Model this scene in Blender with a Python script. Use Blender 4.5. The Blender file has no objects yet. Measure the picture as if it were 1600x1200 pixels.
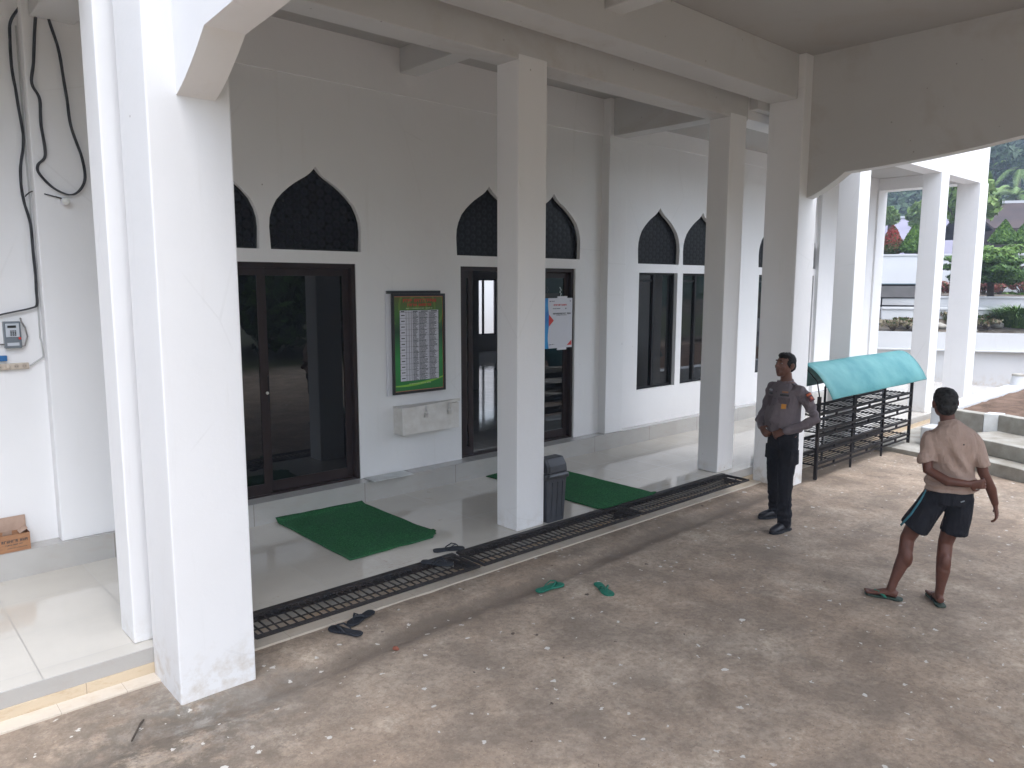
import bpy, bmesh, math, random
import numpy as np
from mathutils import Vector, Matrix, noise
random.seed(7); rng = np.random.default_rng(7)
R = math.radians
scene = bpy.context.scene
COL = scene.collection

# ------------------------------------------------------------------ helpers
class MB:
    """collects boxes, prisms, tubes, lofts; build() links them as one mesh object"""
    def __init__(s): s.v = []; s.f = []; s.m = []; s.mi = 0
    def add(s, vs, fs):
        b = len(s.v); s.v += [tuple(map(float, p)) for p in vs]
        s.f += [tuple(b + i for i in f) for f in fs]; s.m += [s.mi] * len(fs)
    def box(s, x0, x1, y0, y1, z0, z1):
        s.add([(x0,y0,z0),(x1,y0,z0),(x1,y1,z0),(x0,y1,z0),(x0,y0,z1),(x1,y0,z1),(x1,y1,z1),(x0,y1,z1)],
              [(0,3,2,1),(4,5,6,7),(0,1,5,4),(1,2,6,5),(2,3,7,6),(3,0,4,7)])
        return s
    def obox(s, c, sx, sy, sz, rot=0, rx=0, ry=0):
        m = Matrix.Translation(c) @ Matrix.Rotation(rot,4,'Z') @ Matrix.Rotation(ry,4,'Y') @ Matrix.Rotation(rx,4,'X')
        vs = [m @ Vector((x*sx/2,y*sy/2,z*sz/2)) for z in (-1,1) for x,y in ((-1,-1),(1,-1),(1,1),(-1,1))]
        s.add(vs, [(0,3,2,1),(4,5,6,7),(0,1,5,4),(1,2,6,5),(2,3,7,6),(3,0,4,7)]); return s
    def prism(s, poly, a0, a1, axis='z'):
        """extrude a 2D polygon; axis z: (x,y); y: (x,z); x: (y,z)"""
        def P(p, a): return {'z': (p[0],p[1],a), 'y': (p[0],a,p[1]), 'x': (a,p[0],p[1])}[axis]
        area = sum(poly[i][0]*poly[(i+1)%len(poly)][1]-poly[(i+1)%len(poly)][0]*poly[i][1] for i in range(len(poly)))
        if area < 0: poly = poly[::-1]
        n = len(poly); vs = [P(p,a0) for p in poly] + [P(p,a1) for p in poly]
        fs = [tuple(range(n-1,-1,-1)), tuple(range(n,2*n))] + [(i,(i+1)%n,n+(i+1)%n,n+i) for i in range(n)]
        if axis == 'y': fs = [f[::-1] for f in fs]
        s.add(vs, fs); return s
    def tube(s, pts, r, n=8, cap=True, flat=None, side=None, power=2.0):
        """tube along pts; r scalar/list; entries may be (ra, rb) ellipse radii along side/other"""
        pts = [Vector(p) for p in pts]; k = len(pts)
        rs = r if isinstance(r, (list,tuple)) else [r]*k
        prev = Vector(side) if side is not None else None; base = len(s.v); rings = []
        for i,p in enumerate(pts):
            t = (pts[min(i+1,k-1)] - pts[max(i-1,0)])
            t = t.normalized() if t.length > 1e-9 else Vector((0,0,1))
            if side is not None: u = Vector(side)
            elif prev is None: u = t.orthogonal()
            else: u = prev
            u = (u - t*u.dot(t)); u = u.normalized() if u.length > 1e-6 else t.orthogonal().normalized()
            prev = u; w = t.cross(u)
            ra, rb = rs[i] if isinstance(rs[i], (list,tuple)) else (rs[i], rs[i])
            ring = []
            for j in range(n):
                a = 2*math.pi*j/n; ca, sa = math.cos(a), math.sin(a)
                if power != 2.0:
                    ca = math.copysign(abs(ca)**(2/power), ca); sa = math.copysign(abs(sa)**(2/power), sa)
                ring.append(p + u*(ra*ca) + w*(rb*sa))
            rings.append(ring)
        vs = [v for ring in rings for v in ring]; fs = []
        for i in range(k-1):
            for j in range(n): fs.append((i*n+j, i*n+(j+1)%n, (i+1)*n+(j+1)%n, (i+1)*n+j))
        if cap: fs += [tuple(range(n-1,-1,-1)), tuple(range((k-1)*n, k*n))]
        s.add(vs, fs); return s
    def ball(s, c, r, nu=16, nv=10, m=None):
        """ellipsoid; r scalar or (x,y,z)"""
        rx,ry,rz = r if isinstance(r,(list,tuple)) else (r,r,r); c = Vector(c); vs=[]; fs=[]
        M = m if m is not None else Matrix.Identity(3)
        vs.append(c + M@Vector((0,0,rz)))
        for i in range(1,nv):
            th = math.pi*i/nv
            for j in range(nu):
                ph = 2*math.pi*j/nu
                vs.append(c + M@Vector((rx*math.sin(th)*math.cos(ph), ry*math.sin(th)*math.sin(ph), rz*math.cos(th))))
        vs.append(c + M@Vector((0,0,-rz))); L = len(vs)-1
        for j in range(nu): fs.append((0,1+j,1+(j+1)%nu)); fs.append((L, L-nu+(j+1)%nu, L-nu+j))
        for i in range(nv-2):
            for j in range(nu):
                a=1+i*nu; fs.append((a+j, a+nu+j, a+nu+(j+1)%nu, a+(j+1)%nu))
        s.add(vs, fs); return s
    def xform(s, M):
        s.v = [tuple(M @ Vector(p)) for p in s.v]; return s
    def build(s, name, mat, parent=None, smooth=False, bevel=0, seg=2, loc=None, rotz=0):
        me = bpy.data.meshes.new(name); me.from_pydata(s.v, [], s.f)
        mats = mat if isinstance(mat,(list,tuple)) else [mat]
        for m in mats: me.materials.append(m)
        if len(mats) > 1: me.polygons.foreach_set('material_index', s.m)
        me.update()
        if smooth: me.polygons.foreach_set('use_smooth', [True]*len(me.polygons))
        o = bpy.data.objects.new(name, me); COL.objects.link(o)
        if loc is not None: o.location = loc
        o.rotation_euler.z = rotz
        if parent is not None: o.parent = parent
        if bevel:
            b = o.modifiers.new('bevel','BEVEL'); b.width = bevel; b.segments = seg; b.limit_method='ANGLE'; b.angle_limit=R(40)
            b.harden_normals = False
        return o

def npmesh(name, V, F, mat, parent=None, smooth=False, loc=None, midx=None):
    V = np.asarray(V, dtype=np.float32); F = np.asarray(F, dtype=np.int32); k = F.shape[1]
    me = bpy.data.meshes.new(name); me.vertices.add(len(V)); me.vertices.foreach_set('co', V.ravel())
    me.loops.add(F.size); me.loops.foreach_set('vertex_index', F.ravel())
    me.polygons.add(len(F)); me.polygons.foreach_set('loop_start', np.arange(len(F))*k); me.polygons.foreach_set('loop_total', np.full(len(F),k))
    mats = mat if isinstance(mat,(list,tuple)) else [mat]
    for m in mats: me.materials.append(m)
    if midx is not None: me.polygons.foreach_set('material_index', np.asarray(midx,dtype=np.int32))
    if smooth: me.polygons.foreach_set('use_smooth', np.ones(len(F),dtype=bool))
    me.update(); me.validate()
    o = bpy.data.objects.new(name, me); COL.objects.link(o)
    if loc is not None: o.location = loc
    if parent is not None: o.parent = parent
    return o

def tag(o, label=None, cat=None, group=None, kind=None):
    if label: o['label'] = label
    if cat: o['category'] = cat
    if group: o['group'] = group
    if kind: o['kind'] = kind
    return o
def empty(name, loc=(0,0,0), rz=0):
    o = bpy.data.objects.new(name, None); COL.objects.link(o); o.location = loc; o.rotation_euler.z = rz
    o.empty_display_size = .1; return o
def copy_tree(o, parent=None):
    c = o.copy(); COL.objects.link(c); c.parent = parent
    for ch in list(o.children): copy_tree(ch, c)
    return c

# ------------------------------------------------------------------ materials
def mat(name, col=(.8,.8,.8), rough=.6, metal=0, spec=.5, **kw):
    m = bpy.data.materials.new(name); m.use_nodes = True; b = m.node_tree.nodes['Principled BSDF']
    b.inputs['Base Color'].default_value = (*col,1); b.inputs['Roughness'].default_value = rough
    b.inputs['Metallic'].default_value = metal; b.inputs['Specular IOR Level'].default_value = spec
    for k,v in kw.items(): b.inputs[k].default_value = v
    return m
class N:
    """tiny node-graph writer"""
    def __init__(s, m): s.m=m; s.t=m.node_tree; s.b=s.t.nodes['Principled BSDF']; s.co=None
    def n(s, typ, **props):
        nd = s.t.nodes.new(typ)
        for k,v in props.items(): setattr(nd,k,v)
        return nd
    def l(s,a,b): s.t.links.new(a,b)
    def coord(s, kind='Object', scale=(1,1,1), rot=(0,0,0)):
        tc = s.n('ShaderNodeTexCoord'); mp = s.n('ShaderNodeMapping'); s.l(tc.outputs[kind], mp.inputs['Vector'])
        mp.inputs['Scale'].default_value = scale; mp.inputs['Rotation'].default_value = rot; return mp.outputs['Vector']
    def geo(s, scale=(1,1,1)):
        g = s.n('ShaderNodeNewGeometry'); mp = s.n('ShaderNodeMapping'); s.l(g.outputs['Position'], mp.inputs['Vector'])
        mp.inputs['Scale'].default_value = scale; return mp.outputs['Vector']
    def noise(s, vec, scale=5, detail=4, rough=.5, dist=0):
        nd = s.n('ShaderNodeTexNoise'); s.l(vec, nd.inputs['Vector'])
        nd.inputs['Scale'].default_value=scale; nd.inputs['Detail'].default_value=detail
        nd.inputs['Roughness'].default_value=rough; nd.inputs['Distortion'].default_value=dist; return nd.outputs['Fac']
    def vor(s, vec, scale=5, feature='F1', out='Distance', rand=1):
        nd = s.n('ShaderNodeTexVoronoi', feature=feature); s.l(vec, nd.inputs['Vector']); nd.inputs['Scale'].default_value=scale
        nd.inputs['Randomness'].default_value=rand; return nd.outputs[out]
    def ramp(s, fac, *stops, interp='LINEAR'):
        nd = s.n('ShaderNodeValToRGB'); s.l(fac, nd.inputs['Fac']); cr = nd.color_ramp; cr.interpolation = interp
        while len(cr.elements) < len(stops): cr.elements.new(.5)
        for e,(p,c) in zip(cr.elements, stops):
            e.position = p; e.color = (*c,1) if isinstance(c,(tuple,list)) else (c,c,c,1)
        return nd.outputs['Color']
    def mix(s, fac, a, b, mode='MIX'):
        nd = s.n('ShaderNodeMix', data_type='RGBA', blend_type=mode)
        for inp,v in ((nd.inputs[0],fac),(nd.inputs[6],a),(nd.inputs[7],b)):
            if hasattr(v,'default_value') or hasattr(v,'is_linked'): s.l(v,inp)
            elif isinstance(v,(int,float)): inp.default_value = v if inp.type=='VALUE' else (v,v,v,1)
            else: inp.default_value = (*v,1)
        return nd.outputs[2]
    def math(s, op, a, b=0, c=None):
        nd = s.n('ShaderNodeMath', operation=op)
        for i,v in enumerate((a,b,c)):
            if v is None: continue
            if isinstance(v,(int,float)): nd.inputs[i].default_value=v
            else: s.l(v, nd.inputs[i])
        return nd.outputs[0]
    def sep(s, vec):
        nd = s.n('ShaderNodeSeparateXYZ'); s.l(vec, nd.inputs[0]); return nd.outputs
    def bump(s, h, strength=.3, dist=.01):
        nd = s.n('ShaderNodeBump'); s.l(h, nd.inputs['Height']); nd.inputs['Strength'].default_value=strength
        nd.inputs['Distance'].default_value=dist; s.l(nd.outputs['Normal'], s.b.inputs['Normal']); return nd
    def color(s, c): s.l(c, s.b.inputs['Base Color'])
    def rough(s, c): s.l(c, s.b.inputs['Roughness'])
def simple(name, c1, c2, rough=.7, scale=6, bump=.2, bdist=.004, spec=.4, detail=5, stretch=(1,1,1), metal=0, space='geo'):
    m = mat(name, c1, rough, metal, spec); g = N(m)
    v = g.geo(stretch) if space=='geo' else g.coord('Object', stretch)
    f = g.noise(v, scale, detail, .55); g.color(g.mix(g.ramp(f,(.35,0),(.65,1)), c1, c2))
    if bump: g.bump(g.noise(v, scale*6, 4, .6), bump, bdist)
    return m

M = {}
# white painted plaster: faint trowel waviness, light scuffs
def plaster(name, base=(.765,.76,.76), dirt=True):
    m = mat(name, base, .62, 0, .3); g = N(m); v = g.geo()
    f = g.noise(v, 1.3, 5, .55); c = g.mix(g.ramp(f,(.3,0),(.75,1)), tuple(x*.965 for x in base), base)
    sm = g.ramp(g.noise(g.geo((1,1,.45)), 7, 6, .7, .6),(.66,0),(.76,1))
    c = g.mix(g.math('MULTIPLY', sm, .22), c, (.50,.47,.42))
    if not dirt:
        wt = g.ramp(g.noise(v, .9, 6, .65, .5),(.54,0),(.72,1)); c = g.mix(g.math('MULTIPLY', wt, .35), c, (.34,.27,.20))
        ed = g.vor(g.geo(), .9, 'DISTANCE_TO_EDGE'); c = g.mix(g.math('MULTIPLY', g.math('LESS_THAN', g.vor(v, 5.5), .045), .5), c, (.14,.12,.10))
    if dirt:
        z = g.sep(g.geo())[2]
        # splash dirt just above the floor, broken up by noise
        low = g.math('MULTIPLY', g.ramp(z,(.10,1),(.36,0)), g.ramp(g.noise(v, 9, 5, .65),(.45,0),(.7,1)))
        c = g.mix(g.math('MULTIPLY', low, .55), c, (.44,.35,.24))
    cr = g.vor(g.geo(), .62, 'DISTANCE_TO_EDGE'); crn = g.math('MULTIPLY', g.math('LESS_THAN', cr, .0028), g.ramp(g.noise(v, 1.1, 3, .5),(.52,0),(.58,1)))
    c = g.mix(g.math('MULTIPLY', crn, .10), c, (.40,.38,.35))
    st = g.ramp(g.noise(g.geo((3.2,3.2,.22)), 3.0, 5, .65),(.60,0),(.80,1)); c = g.mix(g.math('MULTIPLY', st, .16), c, (.44,.40,.33))
    spk = g.math('LESS_THAN', g.vor(v, 2.6), .018)
    c = g.mix(g.math('MULTIPLY', spk, .7), c, (.2,.17,.14))
    g.color(c)
    h = g.math('ADD', g.noise(v, 5, 3, .5), g.math('MULTIPLY', g.noise(v, 60, 4, .6), .12)); g.bump(h, .35, .012)
    return m
M['plaster'] = plaster('white_plaster')
M['plaster_far'] = plaster('white_plaster_garden', (.60,.61,.62))
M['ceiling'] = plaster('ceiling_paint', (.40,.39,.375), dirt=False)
M['beam'] = plaster('beam_plaster_shaded', (.56,.555,.545), dirt=False)  # same plaster darkened to deepen the shade on porch beams; lit beams stay white

def tile(name, base, tx, ty, ox, oy, rough=.07, joint=(.22,.21,.19), spec=.6, jw=.003):
    m = mat(name, base, rough, 0, spec); g = N(m); v = g.geo(); X,Y,Z = g.sep(v)
    def jl(c, t, o): 
        q = g.math('FRACT', g.math('DIVIDE', g.math('SUBTRACT', c, o), t))
        return g.math('LESS_THAN', g.math('ABSOLUTE', g.math('SUBTRACT', g.math('FRACT', g.math('ADD', q, .5)), .5)), jw/t)
    j = g.math('MAXIMUM', jl(X,tx,ox), jl(Y,ty,oy))
    cell = g.n('ShaderNodeTexWhiteNoise'); cb = g.n('ShaderNodeCombineXYZ')
    g.l(g.math('FLOOR', g.math('DIVIDE', g.math('SUBTRACT', X, ox), tx)), cb.inputs[0]); g.l(g.math('FLOOR', g.math('DIVIDE', g.math('SUBTRACT', Y, oy), ty)), cb.inputs[1])
    g.l(cb.outputs[0], cell.inputs['Vector'])
    c = g.mix(cell.outputs['Value'], tuple(x*.955 for x in base), tuple(min(1,x*1.035) for x in base))
    cl = g.noise(v, 2.2, 6, .6); c = g.mix(g.math('MULTIPLY', g.ramp(cl,(.45,0),(.7,1)), .22), c, tuple(x*.72 for x in base))
    # rusty dirt gathered in the joints beside the nearer mat
    dd = g.math('SQRT', g.math('ADD', g.math('POWER', g.math('SUBTRACT', X, 3.25), 2), g.math('POWER', g.math('SUBTRACT', Y, 5.03), 2)))
    near = g.math('MULTIPLY', g.ramp(dd,(.05,1),(.42,0)), g.ramp(g.noise(v, 22, 4, .7),(.42,0),(.60,1)))
    st = g.math('MULTIPLY', g.ramp(g.noise(v, 3.1, 5, .7, .8),(.63,0),(.70,1)), .30)
    c = g.mix(st, c, (.27,.2,.14))
    c = g.mix(g.math('MULTIPLY', j, .75), c, joint)
    jw2 = g.math('MAXIMUM', jl(X,tx,ox), jl(Y,ty,oy)) if False else j
    c = g.mix(g.math('MULTIPLY', near, g.math('MAXIMUM', g.math('MULTIPLY', j, 1.0), .10)), c, (.13,.055,.03)); g.color(c)
    g.rough(g.math('ADD', g.math('MULTIPLY', g.ramp(g.noise(v, 6, 6, .65),(.35,0),(.8,1)), .10), g.math('ADD', rough, g.math('MULTIPLY', j, .4))))
    h = g.math('SUBTRACT', g.math('MULTIPLY', g.noise(v, 1.7, 2, .5), .5), g.math('MULTIPLY', j, .6)); g.bump(h, .05, .003)
    return m
M['tile'] = tile('terrace_tile', (.53,.50,.445), .6265, .60, .1235, 5.01, rough=.02, spec=1.0)
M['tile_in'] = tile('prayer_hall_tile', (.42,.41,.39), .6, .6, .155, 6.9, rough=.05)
# riser tiles: long tiles with vertical joints only
def riser(name, base, t, o, stain=0.3):
    m = mat(name, base, .16, 0, .5); g = N(m); v = g.geo(); X,Y,Z = g.sep(v)
    q = g.math('FRACT', g.math('DIVIDE', g.math('SUBTRACT', X, o), t)); j = g.math('LESS_THAN', q, .006)
    c = g.mix(g.ramp(g.noise(v, 2.5, 5, .6),(.3,0),(.7,1)), tuple(x*.9 for x in base), base)
    c = g.mix(g.math('MULTIPLY', g.ramp(g.noise(g.geo((1,1,3)), 5, 6, .7),(.5,0),(.72,1)), stain), c, (.33,.19,.08))
    g.color(g.mix(g.math('MULTIPLY', j, .6), c, (.15,.12,.10))); return m
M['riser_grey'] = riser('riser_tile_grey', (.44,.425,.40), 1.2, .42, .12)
M['riser_shaded_dirty'] = riser('riser_tile_shaded_grimy', (.21,.17,.13), .6, .36, .6)  # beige tile darkened for the shade under the gratings, with some real staining
M['riser_shade'] = riser('riser_tile_grey_shaded', (.22,.21,.19), 1.2, .42, .3)  # grey tile with the shade below the gratings put into its colour
M['riser_beige'] = riser('riser_tile_beige', (.60,.49,.35), .6, .36, .5)
M['sill'] = riser('sill_tile_cream', (.62,.55,.46), .35, .1, .3)
# courtyard concrete
def concrete():
    m = mat('courtyard_concrete', (.25,.22,.19), .85, 0, .25); g = N(m); v = g.geo(); X,Y,Z = g.sep(v)
    big = g.noise(v, .55, 6, .62, .4); c = g.mix(g.ramp(big,(.34,0),(.66,1)), (.47,.35,.255), (.57,.475,.375))
    mid = g.noise(v, 2.6, 8, .68, .5); c = g.mix(g.math('MULTIPLY', g.ramp(mid,(.40,1),(.58,0)), .42), c, (.34,.245,.17))
    c = g.mix(g.math('MULTIPLY', g.ramp(g.noise(g.geo((1.4,.8,1)), 1.9, 9, .75, .3),(.55,0),(.70,1)), .55), c, (.74,.64,.51))
    fine = g.noise(v, 24, 7, .75); c = g.mix(g.math('MULTIPLY', g.ramp(fine,(.38,1),(.55,0)), .55), c, (.20,.145,.10))
    c = g.mix(g.math('MULTIPLY', g.ramp(g.noise(v, 70, 5, .7),(.55,0),(.66,1)), .5), c, (.62,.56,.48))
    # damp gutter strip running parallel to the sill (a stain with its own ragged shape)
    wob = g.math('MULTIPLY', g.math('SUBTRACT', g.noise(g.geo((.9,.9,1)), 1.6, 5, .6), .5), .34)
    d = g.math('ABSOLUTE', g.math('ADD', g.math('SUBTRACT', Y, g.math('MULTIPLY_ADD', X, .040, 4.12)), wob))
    strip = g.ramp(d,(.07,1),(.16,0)); strip = g.math('MULTIPLY', strip, g.ramp(g.noise(v, 1.1, 5, .6),(.25,.35),(.6,1)))
    c = g.mix(g.math('MULTIPLY', strip, .70), c, (.12,.095,.075))
    # grey patched mortar and moss by the first column
    def spot(cx, cy, r0, r1):
        return g.ramp(g.math('SQRT', g.math('ADD', g.math('POWER', g.math('SUBTRACT', X, cx), 2), g.math('POWER', g.math('SUBTRACT', Y, cy), 2))),(r0,1),(r1,0))
    pit = g.math('LESS_THAN', g.vor(g.geo((1,1.3,1)), 26), .13); pit = g.math('MULTIPLY', pit, g.math('GREATER_THAN', g.noise(v, 7, 3, .6), .53)); c = g.mix(g.math('MULTIPLY', pit, .6), c, (.09,.065,.05))
    sp = g.math('MULTIPLY', spot(1.45,4.25,.15,.75), g.ramp(g.noise(v, 6, 7, .7, .5),(.42,0),(.56,1)))
    c = g.mix(g.math('MULTIPLY', sp, .8), c, (.40,.40,.37))
    ms = g.math('MULTIPLY', spot(1.15,3.98,.2,1.15), g.ramp(g.noise(v, 5.0, 9, .8, .15),(.44,0),(.55,1)))
    c = g.mix(g.math('MULTIPLY', ms, .82), c, (.075,.07,.058))
    s2 = g.math('MULTIPLY', spot(.2,4.0,.2,1.2), g.ramp(g.noise(v, 4.2, 9, .78, .15),(.47,0),(.60,1)))
    c = g.mix(g.math('MULTIPLY', s2, .6), c, (.12,.10,.082))
    s3 = g.math('MULTIPLY', spot(10.4,3.9,1.0,3.6), g.ramp(g.noise(v, 1.9, 8, .74, .25),(.30,0),(.60,1)))
    c = g.mix(g.math('MULTIPLY', s3, .75), c, (.17,.135,.105))
    # flakes of white paint and lime
    def flakes(scale, thr, pick, warp, c, colr):
        wv = g.n('ShaderNodeVectorMath', operation='ADD'); nz = g.n('ShaderNodeTexNoise'); g.l(v, nz.inputs['Vector']); nz.inputs['Scale'].default_value = warp
        sc = g.n('ShaderNodeVectorMath', operation='SCALE'); g.l(nz.outputs['Color'], sc.inputs[0]); sc.inputs['Scale'].default_value = .055
        g.l(v, wv.inputs[0]); g.l(sc.outputs[0], wv.inputs[1])
        vo = g.n('ShaderNodeTexVoronoi'); g.l(wv.outputs[0], vo.inputs['Vector']); vo.inputs['Scale'].default_value = scale
        r,gg,b = g.sep(vo.outputs['Color'])[0:3]
        dens = g.math('GREATER_THAN', g.math('ADD', r, g.math('MULTIPLY', g.math('SUBTRACT', g.noise(v, 1.1, 4, .6), .5), 1.1)), g.math('ADD', pick, 0.0))
        f = g.math('MULTIPLY', g.math('LESS_THAN', vo.outputs['Distance'], g.math('MULTIPLY', gg, thr)), dens)
        return g.mix(g.math('MULTIPLY', f, .85), c, colr), f
    c, f1 = flakes(6.0, .15, .72, 26, c, (.66,.63,.58))
    c, f2 = flakes(15, .24, .72, 40, c, (.60,.57,.52))
    c, f3 = flakes(9, .16, .90, 30, c, (.07,.05,.04))
    far = g.ramp(g.math('MULTIPLY_ADD', Y, -.02, g.math('MULTIPLY', g.math('SUBTRACT', g.noise(v, .4, 5, .6), .5), .06)),(.11,0),(.15,1))
    c = g.mix(far, c, g.mix(g.noise(v, 3, 6, .7), (.045,.065,.022), (.10,.09,.05)))   # rough grass beyond the yard
    g.color(c)
    g.rough(g.ramp(strip,(0,.9),(1,.62)))
    h = g.math('ADD', g.math('MULTIPLY', g.noise(v, 3.5, 8, .65), 1.0), g.math('MULTIPLY', fine, .25)); h = g.math('ADD', h, g.math('MULTIPLY', f1, .15)); g.bump(h, .75, .03)
    return m
M['concrete'] = concrete()
M['concrete_step'] = simple('weathered_concrete', (.40,.385,.345), (.26,.24,.20), .85, 3.5, .5, .01, .2, 8)
M['concrete_grey'] = simple('grey_painted_concrete', (.27,.29,.30), (.20,.21,.21), .8, 3.0, .4, .008, .25, 7)
M['soil'] = simple('dry_soil', (.20,.135,.10), (.11,.075,.055), .95, 4.5, .9, .03, .1, 8)
M['garden_soil'] = simple('garden_soil', (.19,.17,.14), (.08,.065,.05), .95, 3.2, 1, .06, .1, 8)
M['iron'] = simple('black_iron', (.022,.022,.025), (.05,.04,.035), .45, 12, .2, .002, .5, 5)
M['grate'] = simple('rusty_grate_iron', (.010,.010,.011), (.026,.019,.016), .65, 15, .3, .002, .4, 6)
M['rack_iron'] = simple('rack_iron', (.010,.009,.010), (.024,.019,.017), .6, 9, .2, .002, .2, 5)
M['alu_brown'] = simple('dark_brown_aluminium', (.020,.012,.011), (.028,.017,.015), .38, 5, .05, .001, .22, 3)
M['alu_black'] = mat('black_rubber_seal', (.010,.010,.011), .5, 0, .2)
M['steel'] = mat('steel', (.62,.62,.62), .3, 1)
M['rust'] = simple('rusty_hinge', (.16,.09,.05), (.07,.05,.04), .8, 20)
def glass(name, tint=(.5,.55,.58), tr=.5, rough=.0):
    """tinted pane: see-through tint plus mirror reflection by angle"""
    m = bpy.data.materials.new(name); m.use_nodes = True; t = m.node_tree; t.nodes.clear()
    o = t.nodes.new('ShaderNodeOutputMaterial'); mx = t.nodes.new('ShaderNodeMixShader'); tp = t.nodes.new('ShaderNodeBsdfTransparent')
    gl = t.nodes.new('ShaderNodeBsdfGlossy'); fr = t.nodes.new('ShaderNodeFresnel'); fr.inputs['IOR'].default_value = 1.7
    tp.inputs['Color'].default_value = (tint[0]*tr, tint[1]*tr, tint[2]*tr, 1); gl.inputs['Roughness'].default_value = rough
    gl.inputs['Color'].default_value = (.9,.93,.96,1)
    t.links.new(fr.outputs[0], mx.inputs[0]); t.links.new(tp.outputs[0], mx.inputs[1]); t.links.new(gl.outputs[0], mx.inputs[2]); t.links.new(mx.outputs[0], o.inputs['Surface'])
    return m
M['glass'] = glass('tinted_glass', (.75,.8,.85), .42)
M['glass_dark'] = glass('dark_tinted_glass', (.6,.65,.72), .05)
def lattice():
    m = bpy.data.materials.new('lattice_glass'); m.use_nodes = True; g = N(m); b = g.b
    b.inputs['Base Color'].default_value = (.018,.019,.024,1); b.inputs['Roughness'].default_value = .30; b.inputs['Specular IOR Level'].default_value = .15
    v = g.geo(); X,Y,Z = g.sep(v)
    # six-fold star lattice out of three wave families
    def fam(a):
        q = g.math('ADD', g.math('MULTIPLY', X, math.cos(a)*2*math.pi/.085), g.math('MULTIPLY', Z, math.sin(a)*2*math.pi/.085)); return g.math('COSINE', q)
    s = g.math('ADD', g.math('ADD', fam(0), fam(math.pi/3)), fam(2*math.pi/3))
    ring = g.math('MULTIPLY', g.math('GREATER_THAN', s, .15), g.math('LESS_THAN', s, 1.9))
    g.color(g.mix(ring, (.007,.007,.009), (.014,.015,.019)))
    g.bump(s, .12, .002)
    hole = g.math('LESS_THAN', s, -1.0)
    tp = g.n('ShaderNodeBsdfTransparent'); tp.inputs['Color'].default_value=(.22,.23,.25,1); mx = g.n('ShaderNodeMixShader')
    g.l(g.math('MULTIPLY', hole, .22), mx.inputs[0]); g.l(b.outputs[0], mx.inputs[1]); g.l(tp.outputs[0], mx.inputs[2])
    g.l(mx.outputs[0], g.t.nodes['Material Output'].inputs['Surface']); return m
M['lattice'] = lattice()
def carpet():
    m = mat('green_carpet', (.012,.075,.03), .95, 0, .05); g = N(m); v = g.geo()
    f = g.noise(v, 75, 4, .8); c = g.mix(g.ramp(f,(.38,0),(.62,1)), (.008,.055,.018), (.045,.20,.075))
    c = g.mix(g.math('MULTIPLY', g.ramp(g.noise(v, 3.0, 5, .6),(.35,0),(.7,1)), .45), c, (.028,.085,.045)); g.color(c); g.bump(f, .9, .01); return m
M['carpet'] = carpet()
M['plastic_dark'] = simple('dark_grey_plastic', (.055,.058,.068), (.042,.044,.05), .42, 4, .15, .002, .5)
M['plastic_lid'] = simple('black_plastic_lid', (.030,.031,.035), (.045,.046,.05), .3, 6, .15, .002, .5)
M['fibre'] = simple('turquoise_fibreglass', (.020,.150,.165), (.075,.235,.235), .55, 2.4, .4, .004, .5, 6)
M['rubber_black'] = simple('black_rubber', (.014,.016,.022), (.025,.028,.034), .7, 20)
M['rubber_green'] = simple('green_rubber', (.008,.13,.085), (.015,.17,.11), .6, 20)
M['rubber_olive'] = simple('worn_olive_rubber', (.02,.05,.04), (.04,.055,.04), .7, 20)
# ------------------------------------------------------------------ levels (metres, camera at x=0,y=0,z=2.45)
ZF, ZP = .171, .386            # terrace floor, wall plinth / hall floor
YW, YWB = 6.90, 6.87
CY0, CY1 = 4.975, 5.26         # inner column row
# ---- mosque: one building
mosque = empty('mosque', (0,0,0))
tag(mosque, 'white plastered mosque with square columns, porch and pointed onion-arch windows', 'building')
PROF = [(0,1.0),(.12,1.01),(.25,1.02),(.36,1.005),(.46,.955),(.57,.86),(.66,.72),(.73,.585),(.785,.46),(.83,.34),(.87,.225),(.915,.125),(.955,.06),(1,0)]
def arch_pts(xa, xb, zb, zt):
    c, w, h = (xa+xb)/2, (xb-xa)/2, zt-zb
    L = [(c-w*s, zb+h*t) for t,s in PROF]; Rr = [(c+w*s, zb+h*t) for t,s in PROF[::-1]]
    return L, Rr
def facade(x0, x1, y, th, openings, arches, ztop, name, zb=ZP, ledge=4.40):
    """openings: rects (xa,xb,za,zb); arches: (xa,xb,zbase,ztip), all holes cut"""
    w = MB(); y1 = y+th
    za = arches[0][2] if arches else 3; zt = max([a[3] for a in arches], default=3) + .02
    zo0 = min(o[2] for o in openings); zo1 = max(o[3] for o in openings)
    if zo0 > zb + .01: w.box(x0,x1,y,y1,zb,zo0)
    xs = sorted(openings); cur = x0
    for (a,b,_,_) in xs: w.box(cur,a,y,y1,max(zb,zo0),zo1); cur = b
    w.box(cur,x1,y,y1,max(zb,zo0),zo1)
    w.box(x0,x1,y,y1,zo1,za)
    cur = x0
    for (a,b,z0,z1) in sorted(arches):
        m = .013; w.box(cur,a-m,y,y1,za,zt); L,Rr = arch_pts(a,b,z0,z1); c = (a+b)/2
        w.prism([(a-m,zt),(a-m,z0)] + L + [(c,zt)], y, y1, 'y'); w.prism([(c,zt)] + Rr + [(b+m,z0),(b+m,zt)], y, y1, 'y'); cur = b+m
    w.box(cur,x1,y,y1,za,zt); w.box(x0,x1,y,y1,zt,ledge); w.box(x0,x1,y-.014,y1,ledge,ztop)
    return w.build(name, M['plaster'], mosque)
A_open = [(2.145,4.075,ZP,2.647),(5.445,7.37,ZP,2.647)]
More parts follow.
